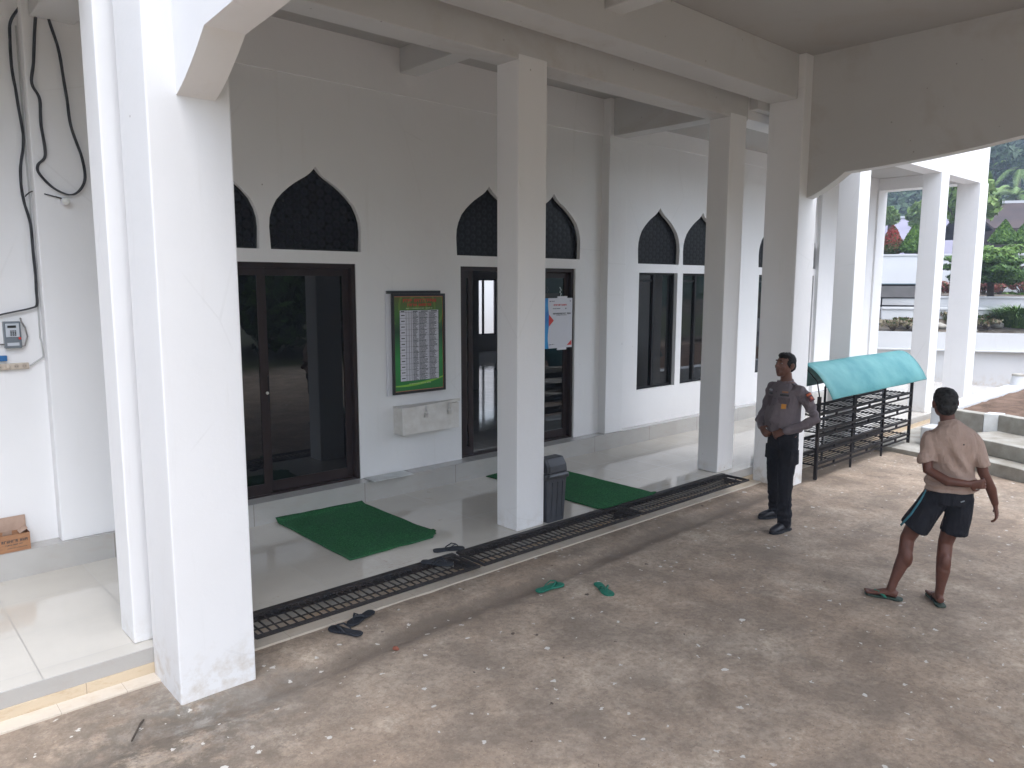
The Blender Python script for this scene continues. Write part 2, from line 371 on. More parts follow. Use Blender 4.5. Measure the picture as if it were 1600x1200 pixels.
A_arch = [(2.085,3.055,2.77,3.576),(3.17,4.14,2.77,3.576),(5.395,6.365,2.765,3.578),(6.475,7.445,2.765,3.578)]
facade(-4.0, 7.90, YW, .16, A_open, A_arch, 4.87, 'facade_wall')
B_open, B_arch = [], []
for k in (0, 3.27):
    B_open += [(8.665+k,9.59+k,.907,2.612),(9.725+k,10.65+k,.907,2.612)]
    B_arch += [(8.634+k,9.61+k,2.738,3.547),(9.715+k,10.69+k,2.738,3.547)]
facade(8.20, 16.52, YWB, .16, B_open, B_arch, 5.4, 'facade_wall')
for (a,b) in ((1.25,1.65),(7.865,8.24),(11.27,11.62),(14.35,14.75)):
    if a < 11: MB().box(a,b,6.77,YW+.02,ZP,4.87).build('pilaster', M['plaster'], mosque, bevel=.008)
for (a,b) in ((13.95,14.6),):
    MB().box(a,b,6.80,YWB+.02,ZP,4.62).build('pilaster', M['plaster'], mosque, bevel=.008)
# arched transom panes and their dark rims
for (a,b,z0,z1) in A_arch + B_arch:
    yy = (YW if a < 8 else YWB) + .075
    L,Rr = arch_pts(a,b,z0,z1); poly = L + Rr[1:]
    p = MB().prism(poly, yy, yy+.008, 'y').build('arched_window', M['lattice'], mosque)
    k = MB(); c = (a+b)/2; pin = [(c+(x-c)*.955, z0+.022+(z-z0)*.945) for x,z in poly]
    n = len(poly)
    for i in range(n):
        j = (i+1)%n; q = [poly[i],poly[j],pin[j],pin[i]]
        k.add([(u,yy-.02,v) for u,v in q],[(0,1,2,3)]); k.add([(pin[i][0],yy-.02,pin[i][1]),(pin[j][0],yy-.02,pin[j][1]),(pin[j][0],yy,pin[j][1]),(pin[i][0],yy,pin[i][1])],[(0,1,2,3)])
    k.build('window_frame', M['alu_black'], p)
def frame_box(w, xa, xb, za, zb, ya, yb, t, tb=None, tt=None):
    tb = tb or t; tt = tt or t
    w.box(xa,xa+t,ya,yb,za,zb); w.box(xb-t,xb,ya,yb,za,zb); w.box(xa+t,xb-t,ya,yb,zb-tt,zb); w.box(xa+t,xb-t,ya,yb,za,za+tb)
def door_leaf(xa, xb, za, zb, y, handle=None, gm='glass'):
    w = MB(); frame_box(w, xa, xb, za, zb, y, y+.035, .07, .105, .075)
    d = w.build('door_leaf', M['alu_brown'], mosque, bevel=.003)
    MB().box(xa+.07,xb-.07,y+.014,y+.020,za+.105,zb-.075).build('glass_pane', M[gm], d)
    if handle is not None:
        h = MB(); h.box(handle-.012,handle+.012,y-.022,y-.001,1.30,1.56); h.box(handle-.018,handle+.018,y-.010,y-.001,1.24,1.30)
        h.build('handle', M['alu_black'], d, bevel=.004); MB().tube([(handle,y-.0255,1.39),(handle,y-.022,1.39)],.012,12).build('lock_cylinder', M['steel'], d)
    return d
def door_frame(xa, xb, za, zb, y):
    w = MB(); w.box(xa,xa+.045,y,y+.12,za,zb); w.box(xb-.045,xb,y,y+.12,za,zb); w.box(xa+.045,xb-.045,y,y+.12,zb-.05,zb); w.box(xa+.045,xb-.045,y+.005,y+.115,za,za+.018)
    return w.build('door_frame', M['alu_brown'], mosque, bevel=.003)
door_frame(2.145,4.075,ZP,2.647,YW+.012)
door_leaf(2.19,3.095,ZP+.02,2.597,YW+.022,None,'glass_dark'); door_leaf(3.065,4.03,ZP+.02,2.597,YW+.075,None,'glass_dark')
h = MB(); h.box(3.10,3.125,YW+.052,YW+.074,1.30,1.56); h.build('handle', M['alu_black'], mosque, bevel=.004)
MB().tube([(3.085,YW+.012,1.40),(3.085,YW+.021,1.40)],.014,12).build('lock_cylinder', M['steel'], mosque)
door_frame(5.445,7.37,ZP,2.647,YW+.03)
door_leaf(4.62+.87-.0,5.49+.17-.0,ZP+.02,2.597,YW+.04,None,'glass')   # left leaf pushed aside, only its edge shows
door_leaf(6.38,7.325,ZP+.02,2.597,YW+.09,None,'glass')
for (a,b,z0,z1) in B_open:
    y = YWB+.06; w = MB(); frame_box(w, a, b, z0, z1, y, y+.06, .032); xm = a+(b-a)*.46
    w.box(xm-.022,xm+.022,y-.004,y+.056,z0+.032,z1-.032); w.box(a+.032,xm-.022,y+.01,y+.045,z1-.13,z1-.10)
    o = w.build('window', M['alu_black'], mosque, bevel=.002)
    MB().box(a+.032,xm-.022,y+.025,y+.031,z0+.032,z1-.032).build('glass_pane', M['glass'], o)
    MB().box(xm+.022,b-.032,y+.036,y+.042,z0+.032,z1-.032).build('glass_pane', M['glass'], o)
# ---- columns
def column(x0,x1,y0,y1,z0,z1, bev=.010):
    return MB().box(x0,x1,y0,y1,z0,z1).build('column', M['plaster'], mosque, bevel=bev)
for x in (-2.03, 1.272, 4.572, 7.872): column(x,x+.345,CY0,CY1,ZF,4.40)
for x in (11.28, 14.48): column(x,x+.36,4.95,CY1,ZF,4.40)
column(16.50,16.95,4.95,5.36,ZF,4.40); column(16.5,16.92,6.83,7.16,ZF,4.42)
column(1.345,1.800,4.365,4.850,-.05,5.054); column(8.49,8.925,4.42,4.853,-.05,5.054)
column(1.345,1.800,-2.45,-1.965,-.05,4.60); column(8.49,8.925,-2.45,-2.02,-.05,4.60)
# ---- beams
def beam(*b, name='beam', m='plaster', bev=.008): return MB().box(*b).build(name, M[m], mosque, bevel=bev)
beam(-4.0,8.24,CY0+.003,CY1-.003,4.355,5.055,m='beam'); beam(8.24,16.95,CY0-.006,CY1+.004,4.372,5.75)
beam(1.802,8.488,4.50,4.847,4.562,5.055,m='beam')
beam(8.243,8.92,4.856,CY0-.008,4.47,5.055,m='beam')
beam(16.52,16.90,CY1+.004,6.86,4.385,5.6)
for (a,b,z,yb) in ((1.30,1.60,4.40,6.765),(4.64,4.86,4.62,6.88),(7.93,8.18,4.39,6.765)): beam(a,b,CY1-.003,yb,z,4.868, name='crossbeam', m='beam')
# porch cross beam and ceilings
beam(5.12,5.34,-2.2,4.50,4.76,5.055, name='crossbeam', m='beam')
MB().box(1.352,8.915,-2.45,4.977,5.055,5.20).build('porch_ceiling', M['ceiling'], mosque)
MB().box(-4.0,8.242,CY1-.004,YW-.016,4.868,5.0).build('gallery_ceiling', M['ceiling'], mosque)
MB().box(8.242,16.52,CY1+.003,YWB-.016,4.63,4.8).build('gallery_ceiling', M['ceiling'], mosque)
ARCH = [(4.43,3.452),(4.36,3.478),(4.27,3.520),(4.18,3.572),(4.08,3.636),(3.98,3.709)]
def arch_beam(x0,x1,yc,ztop,m='plaster'):
    half = [(y+(yc-4.42),z) for y,z in ARCH] + [(3.6,3.728),(3.2,3.758),(2.65,3.816),(2.25,3.878),(1.95,3.95),(1.7,4.04),(1.5,4.15),(1.35,4.27),(1.2,4.42)]
    other = [(2.4-y,z) for y,z in half[::-1][1:]]
    low = half + other; w = MB()
    for i in range(len(low)-1):
        (ya,za),(yb,zb) = low[i],low[i+1]
        w.add([(x0,ya,za),(x1,ya,za),(x1,yb,zb),(x0,yb,zb)],[(0,1,2,3)])
        w.add([(x0,ya,za),(x0,yb,zb),(x0,yb,ztop),(x0,ya,ztop)],[(0,1,2,3)]); w.add([(x1,ya,za),(x1,ya,ztop),(x1,yb,ztop),(x1,yb,zb)],[(0,1,2,3)])
        w.add([(x0,ya,ztop),(x0,yb,ztop),(x1,yb,ztop),(x1,ya,ztop)],[(0,1,2,3)])
    o = w.build('arch_beam', M[m], mosque); return o
arch_beam(1.502,1.712,4.365,5.75); arch_beam(8.665,8.830,4.42,5.75,'beam')
# roof parapet of the porch (above the picture, shades the porch)
MB().box(1.50,8.83,-2.50,-2.30,4.56,5.75).build('parapet', M['plaster'], mosque)
MB().box(1.714,8.663,4.86,4.97,5.20,5.75).build('parapet', M['plaster'], mosque)
MB().box(-4.0,16.9,7.06,17.9,5.0,5.3).build('roof', M['ceiling'], mosque)
MB().box(-4.0,8.2,5.3,7.06,5.02,5.28).build('roof', M['ceiling'], mosque)
MB().box(8.25,16.5,5.3,6.86,4.82,5.0).build('roof', M['ceiling'], mosque)
# ---- prayer hall behind the doors
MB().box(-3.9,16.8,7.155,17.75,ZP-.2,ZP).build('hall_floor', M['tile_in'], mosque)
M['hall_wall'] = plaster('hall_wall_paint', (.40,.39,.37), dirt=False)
hall = MB(); Y0,Y1 = 17.75,17.9
cur = -3.9; wins = []
for k in range(5):
    xa = 1.0+3.35*k
    for dx in (0,1.06): wins.append((xa+.1+dx, xa+1.02+dx))
for (a,b) in wins: hall.box(cur,a,Y0,Y1,ZP-.2,5.0); hall.box(a,b,Y0,Y1,ZP-.2,.89); hall.box(a,b,Y0,Y1,2.58,5.0); cur = b
hall.box(cur,16.8,Y0,Y1,ZP-.2,5.0)
hall.box(-4.05,-3.9,7.07,17.9,ZP-.2,5.0); hall.box(16.8,16.95,7.17,17.9,ZP-.2,5.0)
hall.build('hall_wall', M['hall_wall'], mosque)
for (a,b) in wins:
    w = MB(); frame_box(w, a, b, .89, 2.58, Y0+.02, Y0+.08, .035); xm=(a+b)/2-.05; w.box(xm-.025,xm+.025,Y0+.02,Y0+.08,.925,2.545)
    w.build('window_frame', M['alu_black'], mosque)
for (x,y) in ((2.6,11.4),(9.0,11.4),(2.6,14.9),(9.0,14.9)): MB().box(x,x+.45,y,y+.45,ZP,5.0).build('hall_column', M['hall_wall'], mosque, bevel=.01)

# ------------------------------------------------------------------ terrace, risers, sill (setting)
def struct(o): return tag(o, kind='structure')
w = MB(); w.box(-4.0,16.98,4.868,6.735,ZF-.16,ZF); w.box(16.98,19.6,4.868,9.5,ZF-.16,ZF-.03); w.box(16.98,17.0,6.7,8,ZF-.16,ZF-.05)
struct(w.build('terrace_floor', M['tile']))
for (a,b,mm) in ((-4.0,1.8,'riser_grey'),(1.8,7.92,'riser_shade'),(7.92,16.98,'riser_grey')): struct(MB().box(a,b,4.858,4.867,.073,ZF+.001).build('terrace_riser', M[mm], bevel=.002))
for (a,b,mm) in ((-4.0,1.8,'riser_beige'),(1.8,7.92,'riser_shaded_dirty'),(7.92,16.98,'riser_beige')): struct(MB().box(a,b,4.852,4.867,-.02,.0725).build('terrace_base', M[mm], bevel=.002))
for (a,b) in ((-4.0,1.344),(1.802,8.488),(8.927,16.98)):
    struct(MB().box(a,b,4.722,4.851,-.02,.008).build('terrace_sill', M['sill'], bevel=.002))
struct(MB().box(-4.0,16.5,6.735,YW+.03,ZF-.02,ZP-.004).build('wall_plinth', [M['riser_grey']]))
struct(MB().box(-4.0,16.5,6.732,YW+.25,ZP-.0035,ZP).build('plinth_top', M['tile_in']))
# ------------------------------------------------------------------ courtyard ground: one sheet to the horizon
def axis(lo, hi, step, far):
    a = list(np.arange(lo, hi+1e-6, step)); s = step*1.5; x = lo
    left = []
    while x > -far: x -= s; left.append(x); s *= 1.35
    s = step*1.5; x = hi; right = []
    while x < far: x += s; right.append(x); s *= 1.35
    return np.array(left[::-1] + a + right)
xs = axis(-1.5, 13.0, .05, 420); ys = axis(.6, 4.80, .05, 420)
# keep the rim along the sill straight
XX, YY = np.meshgrid(xs, ys, indexing='ij'); ZZ = np.zeros_like(XX)
for i in range(len(xs)):
    for j in range(len(ys)):
        x, y = xs[i], ys[j]
        near = (-2.5 < x < 14) and (0 < y < 4.9)
        if near:
            z = .010*noise.noise((x*.7,y*.7,0)) + .0045*noise.noise((x*2.6,y*2.6,3)) + .0022*noise.noise((x*9,y*9,5))
            dy = y-(4.12+.040*x)+.05*noise.noise((x*.8,0,9)); z -= .030*math.exp(-(dy/.11)**2)
            z -= .006*max(0, noise.noise((x*3.1,y*3.1,11))-.2)
            if y > 4.6: z = min(z, .0)
            ZZ[i,j] = z - .004
        else:
            ZZ[i,j] = -.006
        if y > 4.9 : ZZ[i,j] = -.06
nx, ny = XX.shape; V = np.stack([XX,YY,ZZ],-1).reshape(-1,3); idx = np.arange(nx*ny).reshape(nx,ny)
F = np.stack([idx[:-1,:-1],idx[1:,:-1],idx[1:,1:],idx[:-1,1:]],-1).reshape(-1,4)
struct(npmesh('courtyard_ground', V, F, M['concrete'], smooth=True))
# raised slab under the far end of the rack
struct(MB().prism([(11.44,3.93),(17.2,3.93),(17.2,4.715),(11.60,4.715)],-.03,.062).build('raised_slab', M['concrete_step'], bevel=.008))
# stepped seating, slightly turned from the facade
d = Vector((-.39,-.92)); nrm = Vector((.92,-.39))
steps = empty('stepped_seating'); tag(steps, 'three weathered concrete steps beside the barefaced wall at right edge', 'steps')
steps['label'] = 'weathered grey concrete steps rising to a soil bed behind the old man'
for k,(ax,ay,z0,z1) in enumerate([(11.10,3.02,-.05,.165),(11.50,3.16,.165,.365),(12.363,3.243,.30,.60)]):
    A = Vector((ax,ay)) - (d*.42 if k < 2 else d*0); B = A + d*5; C_ = B + nrm*3.2; D_ = A + nrm*3.2
    poly = [A,B,C_,D_] if k < 2 else [A,B,B+nrm*.17,A+nrm*.17]
    MB().prism([tuple(p) for p in poly], z0, z1).build('step', M['concrete_step'], steps, bevel=.012)
M['block_white'] = simple('limewashed_block', (.62,.64,.64), (.50,.51,.50), .8, 6, .3)
MB().prism([(12.262,3.397),(12.352,3.243),(12.55,3.20),(12.50,3.40)], .30, .607).build('end_block', M['block_white'], steps, bevel=.01)
MB().prism([(12.37,3.86),(12.268,3.402),(12.46,3.405),(12.56,3.86)], -.02, .597).build('side_wall', M['concrete_step'], steps, bevel=.01)
struct(MB().prism([(12.57,3.868),(12.56,3.22),(11.1,-.3),(24,-.3),(18.5,3.868)], -.02, .52).build('soil_bed', M['soil']))
# bumpy soil surface
def bumpy(name, x0,x1,y0,y1,z,amp,step,m, clip=None):
    gx = np.arange(x0,x1+1e-6,step); gy = np.arange(y0,y1+1e-6,step); n,k = len(gx),len(gy); V=[]
    for x in gx:
        for y in gy:
            h = amp*(noise.noise((x*1.3,y*1.3,1)) + .5*noise.noise((x*4,y*4,2)) + .3*noise.noise((x*11,y*11,3)))
            V.append((x,y,(z(x,y) if callable(z) else z)+h))
    I = np.arange(n*k).reshape(n,k); F = np.stack([I[:-1,:-1],I[1:,:-1],I[1:,1:],I[:-1,1:]],-1).reshape(-1,4)
    return struct(npmesh(name, V, F, m, smooth=True))
bumpy('soil', 12.66,17.4,2.2,3.868,.565,.03,.05,M['soil'])
pw = empty('parapet_wall', (12.45,3.87,0)); tag(pw, 'low white parapet wall ending at a short round post beside the soil bed', 'wall')
MB().box(0,4.75,0,.30,-.02,.60).build('wall', M['plaster_far'], pw, bevel=.012)
MB().prism([(-.42,.02),(-.0,.02),(-.0,.28),(-.42,.28)],-.02,.34).build('wall_end', M['plaster_far'], pw, bevel=.02)
post = MB(); post.tube([(0,0,0),(0,0,.17)],[.13,.105],20); po = post.build('round_post', M['plaster_far'], smooth=False, loc=(16.35,4.02,.602), bevel=.004)
tag(po, 'short round white post with grey cap on end of parapet wall', 'post')
MB().tube([(0,0,.171),(0,0,.205),(0,0,.215)],[.112,.105,.06],20).build('cap', M['concrete_step'], po)
# boundary wall of the courtyard
def wall_line(pts, th, z0, z1):
    w = MB()
    for (a,b) in zip(pts[:-1],pts[1:]):
        A,B = Vector(a),Vector(b); t = (B-A).normalized(); n_ = Vector((t.y,-t.x))*th
        q = [A,B,B+n_,A+n_]; w.prism([tuple(p) for p in q], z0, z1)
    return w
LP = [(16.2,13.0),(17.9,9.9),(19.26,7.74),(20.55,5.6),(22.2,3.0),(25.0,-2.0)]
bw = empty('boundary_wall'); tag(bw, 'long white retaining wall with a ledge line, closing the courtyard behind the far columns', 'wall')
wall_line([(x,y) for x,y in LP], -.25, -.05, 1.28).build('wall', M['plaster_far'], bw)
wall_line([(x-.035,y-.02) for x,y in LP], .05, .90, 1.315).build('upper_band', M['plaster_far'], bw)
wall_line([(x-.05,y-.03) for x,y in LP], .09, .875,.90).build('ledge', M['plaster_far'], bw)

# ------------------------------------------------------------------ garden terraces beyond, rising away along this direction
gd = Vector((.875,.485)); gs = Vector((.485,-.875)); G0 = Vector((20.0,6.5))
def G(u, s): p = G0 + gd*u + gs*s; return (p.x, p.y)     # u: away, s: to the right
def ghill(x,y):
    u = (Vector((x,y))-G0).dot(gd)
    if u < 2.06: return 1.14 + .215*u
    if u < 3.78: return 1.72
    if u < 8.42: return 1.96 + .05*(u-3.6)
    return 3.35 + .02*(u-8)
V=[];us = np.concatenate([np.arange(.45,9.2,.14), [11,14,18,24,30,36]]); ss = np.arange(-11,17,.2)
for u in us:
    for s_ in ss:
        x,y = G(u,s_); V.append((x,y,ghill(x,y)+.035*noise.noise((x*1.5,y*1.5,4))+.02*noise.noise((x*6,y*6,5))))
n,k = len(us),len(ss); I = np.arange(n*k).reshape(n,k); F = np.stack([I[:-1,:-1],I[:-1,1:],I[1:,1:],I[1:,:-1]],-1).reshape(-1,4)
struct(npmesh('garden_terrain', V, F, M['garden_soil'], smooth=True))
def kerbwall(name, u, s0, s1, z0, z1, th, label, jit=.0, cap=True):
    pts = []; s_ = s0
    while s_ < s1: pts.append(G(u + jit*math.sin(s_*.9), s_)); s_ += .6
    o = empty(name); tag(o, label, 'wall'); wall_line(pts, th, z0, z1).build('wall', M['plaster_far'], o)
    if cap: wall_line([(x-gd.x*.03,y-gd.y*.03) for x,y in pts], th-.06 if th<0 else th, z1, z1+.05).build('wall_cap', M['plaster_far'], o)
    return o
kerbwall('garden_kerb', 1.9, -1.2, 10, 1.25, 1.80, -.15, 'lower white garden kerb holding the bed of the umbrella-shaped tree', .12)
kerbwall('garden_kerb', 3.6, -8, 12, 1.55, 2.08, -.15, 'upper white garden kerb in front of the red-leaved shrubs', .10)
kerbwall('terrace_wall', 8.2, -10, 14, 1.9, 3.42, -.2, 'tall white terrace wall below the clipped cone shrubs', .06)
# ------------------------------------------------------------------ foliage
def leafmat(name, c1, c2, c3=None, scale=3):
    m = mat(name, c1, .6, 0, .25); g = N(m); v = g.geo(); f = g.noise(v, scale, 3, .6)
    c = g.mix(g.ramp(f,(.3,0),(.7,1)), c1, c2)
    w = g.n('ShaderNodeTexWhiteNoise'); sn = g.n('ShaderNodeVectorMath', operation='SNAP'); g.l(v, sn.inputs[0]); sn.inputs[1].default_value=(.05,.05,.05); g.l(sn.outputs[0], w.inputs['Vector'])
    if c3: c = g.mix(g.math('GREATER_THAN', w.outputs['Value'], .72), c, c3)
    g.color(c); g.b.inputs['Subsurface Weight'].default_value = 0
    return m
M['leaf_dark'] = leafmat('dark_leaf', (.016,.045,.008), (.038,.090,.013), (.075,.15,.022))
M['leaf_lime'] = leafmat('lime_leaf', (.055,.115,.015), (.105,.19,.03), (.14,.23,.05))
M['leaf_cone'] = leafmat('cone_leaf', (.032,.080,.012), (.07,.145,.02), (.10,.18,.03))
M['leaf_red'] = leafmat('red_leaf', (.17,.022,.018), (.27,.04,.03), (.07,.06,.02))
M['leaf_redmix'] = leafmat('reddish_leaf', (.20,.06,.045), (.28,.11,.085), (.09,.10,.04))
M['leaf_base'] = leafmat('dull_leaf', (.03,.06,.012), (.06,.09,.02), (.12,.05,.02))  # muted green with reddish flecks, for lower leaves and low plants
M['leaf_dry'] = leafmat('dry_leaf', (.16,.13,.08), (.26,.22,.15), (.06,.08,.03))
M['leaf_palm'] = leafmat('palm_leaf', (.07,.14,.03), (.14,.22,.05), (.18,.24,.08), .6)
M['leaf_forest'] = leafmat('forest_leaf', (.018,.040,.018), (.035,.070,.028), (.06,.10,.04), .25)
M['bark'] = simple('bark', (.055,.040,.030), (.10,.08,.06), .9, 12, .8, .02)
def leaves(pts, nrm, size, aspect=1.8, jitter=.9):
    """two-triangle leaf blades at pts, roughly facing nrm"""
    n = len(pts); pts = np.asarray(pts); nrm = np.asarray(nrm) + rng.normal(0,jitter,(n,3)); nrm /= np.linalg.norm(nrm,axis=1,keepdims=True)+1e-9
    a = rng.normal(0,1,(n,3)); a -= nrm*np.sum(a*nrm,1,keepdims=True); a /= np.linalg.norm(a,axis=1,keepdims=True)+1e-9; b = np.cross(nrm,a)
    s = (size*rng.uniform(.6,1.35,n))[:,None]; L = a*s*aspect*.5; W = b*s*.5
    V = np.stack([pts-L, pts-W*.9+L*.1, pts+L, pts+W*.9+L*.1],1).reshape(-1,3); F = np.arange(4*n).reshape(n,4); return V,F
def shell(c, r, n, squash=None, inner=.55, lump=.22, freq=2.2, seed=0, shape=None):
    """random points near the surface of a lumpy ellipsoid"""
    d = rng.normal(0,1,(n,3)); d /= np.linalg.norm(d,axis=1,keepdims=True); out=[]; nn=[]
    for v in d:
        l = 1 + lump*(noise.noise((v[0]*freq+seed, v[1]*freq, v[2]*freq)) + .5*noise.noise((v[0]*freq*2.3+seed, v[1]*freq*2.3, v[2]*freq*2.3)))
        t = inner + (1-inner)*random.random()**.45
        out.append((c[0]+v[0]*r[0]*l*t, c[1]+v[1]*r[1]*l*t, c[2]+v[2]*r[2]*l*t)); nn.append(v)
    return np.array(out), np.array(nn)
def cone_shrub(x,y,z,h,r,m,label,group=None, name='cone_shrub', blunt=.3, skirt=None):
    o = empty(name,(x,y,z)); tag(o,label,'shrub',group)
    n = 2600; t = rng.uniform(0,1,n)**.8; a = rng.uniform(0,2*np.pi,n); rad = r*np.minimum(1,(1-t)**(1-blunt)*1.15)*np.where(t<.12,.8+t*1.6,1)
    rad *= 1+.13*np.array([noise.noise((math.cos(q)*2+x,math.sin(q)*2,w*4)) for q,w in zip(a,t)]); rad *= rng.uniform(.86,1.04,n)
    P = np.stack([rad*np.cos(a), rad*np.sin(a), .04+t*h],1); Nn = np.stack([np.cos(a),np.sin(a),.5+0*a],1)
    V,F = leaves(P,Nn,.055,1.7,.6); mi = None
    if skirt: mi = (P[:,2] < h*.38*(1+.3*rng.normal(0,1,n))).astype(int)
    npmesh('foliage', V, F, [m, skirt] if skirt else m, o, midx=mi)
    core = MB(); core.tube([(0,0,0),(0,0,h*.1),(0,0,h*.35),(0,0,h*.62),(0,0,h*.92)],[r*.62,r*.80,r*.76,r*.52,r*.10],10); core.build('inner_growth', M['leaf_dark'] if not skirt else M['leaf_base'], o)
    return o
def px(x,y,D):   # where a thing seen along this bearing stands, D metres away
    f = 1180.2; r_ = CR*(x-800)/f - CU*(y-600)/f + CF; return Vector((0,0,2.45)) + r_*D
yaw,pit,rol = R(47.847),R(7.566),R(.135)
CF = Vector((math.cos(yaw)*math.cos(pit), math.sin(yaw)*math.cos(pit), -math.sin(pit)))
_r = Vector((math.sin(yaw),-math.cos(yaw),0)); _u = _r.cross(CF)
CR = _r*math.cos(rol)+_u*math.sin(rol); CU = -_r*math.sin(rol)+_u*math.cos(rol)
for (X,Yp,D,h,r,m,lab,sk) in [(1393,397,27.5,.95,.40,'leaf_red','dome-shaped shrub with bright red young leaves above the terrace wall','leaf_base'),
        (1427,396,27.0,.98,.46,'leaf_cone','clipped green cone shrub next to the red-leaved shrub',None),
        (1568,382,26.0,.78,.46,'leaf_cone','clipped green cone shrub nearer the umbrella-shaped tree, before the brown roof',None),
        (1600,382,26.6,.72,.44,'leaf_cone','clipped green cone shrub cut by the right edge, before the brown roof',None)]:
    p = px(X,Yp,D); cone_shrub(p.x,p.y,p.z,h,r,M[m],lab,None if m=='leaf_red' else 'clipped cone shrubs on the top terrace', 'red_shrub' if sk else 'cone_shrub', .38 if sk else .12, M[sk] if sk else None)
# umbrella-shaped tree: layered flat crown
def umbrella_tree(X,Yp,D,label):
    p = px(X,Yp,D); o = empty('umbrella_tree',(p.x,p.y,p.z)); tag(o,label,'tree')
    tr = MB(); tr.tube([(0,0,-.1),(.01,0,.25),(0,.02,.65),(.02,0,1.05)],[.14,.10,.085,.10],10)
    limbs = []
    for k in range(9):
        a = k*2*math.pi/9+.3; r_ = random.uniform(.7,1.2); z_ = random.uniform(1.0,1.3); limbs.append((a,r_,z_))
        tr.tube([(.0,0,.75),(math.cos(a)*r_*.35,math.sin(a)*r_*.35,1.0),(math.cos(a)*r_,math.sin(a)*r_,z_)],[.055,.04,.015],6)
    tr.build('trunk', M['bark'], o, smooth=True)
    P=[];Nn=[]
    for k in range(58):
        a = random.uniform(0,2*math.pi); lay = random.choice([0,0,1,1,1,2,2,3]); rr = random.uniform(.1,[1.35,1.5,1.2,.75][lay]); z_ = [.90,1.12,1.38,1.62][lay]+random.uniform(-.07,.08) + .05*rr
        c = (math.cos(a)*rr, math.sin(a)*rr, z_); q,nn = shell(c,(random.uniform(.3,.5),random.uniform(.3,.5),random.uniform(.09,.15)),430,lump=.4,seed=k); P.append(q);Nn.append(nn+np.array([0,0,.8]))
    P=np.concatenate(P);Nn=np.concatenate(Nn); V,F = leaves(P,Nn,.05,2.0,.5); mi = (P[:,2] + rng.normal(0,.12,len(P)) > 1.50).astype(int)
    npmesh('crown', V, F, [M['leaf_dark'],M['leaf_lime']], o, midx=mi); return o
umbrella_tree(1546,484,21.6,'umbrella-shaped green tree with layered flat crown in the garden bed')
def clump_shrub(p, h, r, m, label, group=None, name='shrub', n=500, size=.07, cat='shrub'):
    o = empty(name, p); tag(o,label,cat,group); st = MB(); P=[];Nn=[]
    for k in range(14):
        a = random.uniform(0,2*math.pi); q = random.uniform(.2,1)*r; z_ = random.uniform(.55,1)*h
        tip = (math.cos(a)*q, math.sin(a)*q, z_); st.tube([(0,0,-.03),(tip[0]*.4,tip[1]*.4,z_*.6),tip],[.014,.01,.004],5)
        A,B = shell(tip,(r*.34,r*.34,h*.22),n//14,inner=.1,seed=k); P.append(A);Nn.append(B)
    st.build('stems', M['bark'], o); V,F = leaves(np.concatenate(P),np.concatenate(Nn),size,2.0,.8); npmesh('foliage',V,F,m,o); return o
SH = [('leaf_redmix',1488,468,23.6,.52,.36,'bushy red shrub seen in the gap between the two end columns'),
      ('leaf_redmix',1562,465,24.2,.50,.34,'sparse reddish shrub right of the umbrella tree trunk'),
      ('leaf_redmix',1596,465,24.2,.55,.36,'denser reddish shrub at the right edge of the garden'),
      ('leaf_redmix',1537,468,24.0,.52,.32,'reddish shrub half hidden behind the umbrella tree trunk'),
      ('leaf_redmix',1400,470,24.0,.42,.5,'low reddish shrub seen through the garden rack, left side'),
      ('leaf_redmix',1428,468,24.4,.42,.4,'low reddish shrub seen through the garden rack, right side'),
      ('leaf_redmix',1398,492,22.4,.34,.45,'reddish creeping shrub below the garden rack shelves'),
      ('leaf_dark',1484,446,25.5,.42,.2,'small grey-green shrub above the bushy red shrub'),
      ('leaf_lime',1579,466,24.3,.16,.4,'low green plant between the two reddish shrubs')]
for (m,X,Yp,D,h,r,lab) in SH: clump_shrub(px(X,Yp,D),h,r,M[m],lab,'shrubs on the garden terraces','garden_shrub',n=620,size=.06)
for k,(X,Yp,D) in enumerate([(1512,512,18.8),(1543,514,18.7),(1568,509,19.2),(1395,515,18.9),(1418,512,19.2),(1440,514,18.9),(1530,505,19.6),(1490,500,19.9)]):
    clump_shrub(px(X,Yp,D),.22,.42,M['leaf_dry' if k%2 else 'leaf_base'],['low dry creeping plant in the sloping bed behind the boundary wall','low dark creeping plant in the sloping bed behind the boundary wall'][(k+1)%2],'creeping plants in the sloping bed','creeping_plant',n=360,size=.05,cat='plant')
# grass-like clump
def grass_clump(p, h, r, label, n=420, m='leaf_cone'):
    o = empty('grass_plant', p); tag(o,label,'plant'); V=[];F=[]
    for k in range(n):
        a = random.uniform(0,2*math.pi); q = random.uniform(0,.35)*r; L = random.uniform(.6,1)*h; out = random.uniform(.2,1)*r; w_ = .012
        b = Vector((math.cos(a)*q, math.sin(a)*q, 0)); m1 = b+Vector((math.cos(a)*out*.5, math.sin(a)*out*.5, L*.8)); tp = b+Vector((math.cos(a)*out, math.sin(a)*out, L*random.uniform(.7,1)))
        sd = Vector((-math.sin(a),math.cos(a),0))*w_; i = len(V); V += [b-sd,b+sd,m1+sd,m1-sd,tp+sd*.2,tp-sd*.2]; F += [(i,i+1,i+2,i+3),(i+3,i+2,i+4,i+5)]
    npmesh('blades',[tuple(v) for v in V],F,M[m],o); return o
grass_clump(px(1588,512,18.9),.62,.85,'tall green grassy clump at right behind the boundary wall',900)
grass_clump(px(1483,508,19.3),.35,.3,'thin dry grassy plant in the gap between end columns',60,'leaf_base')
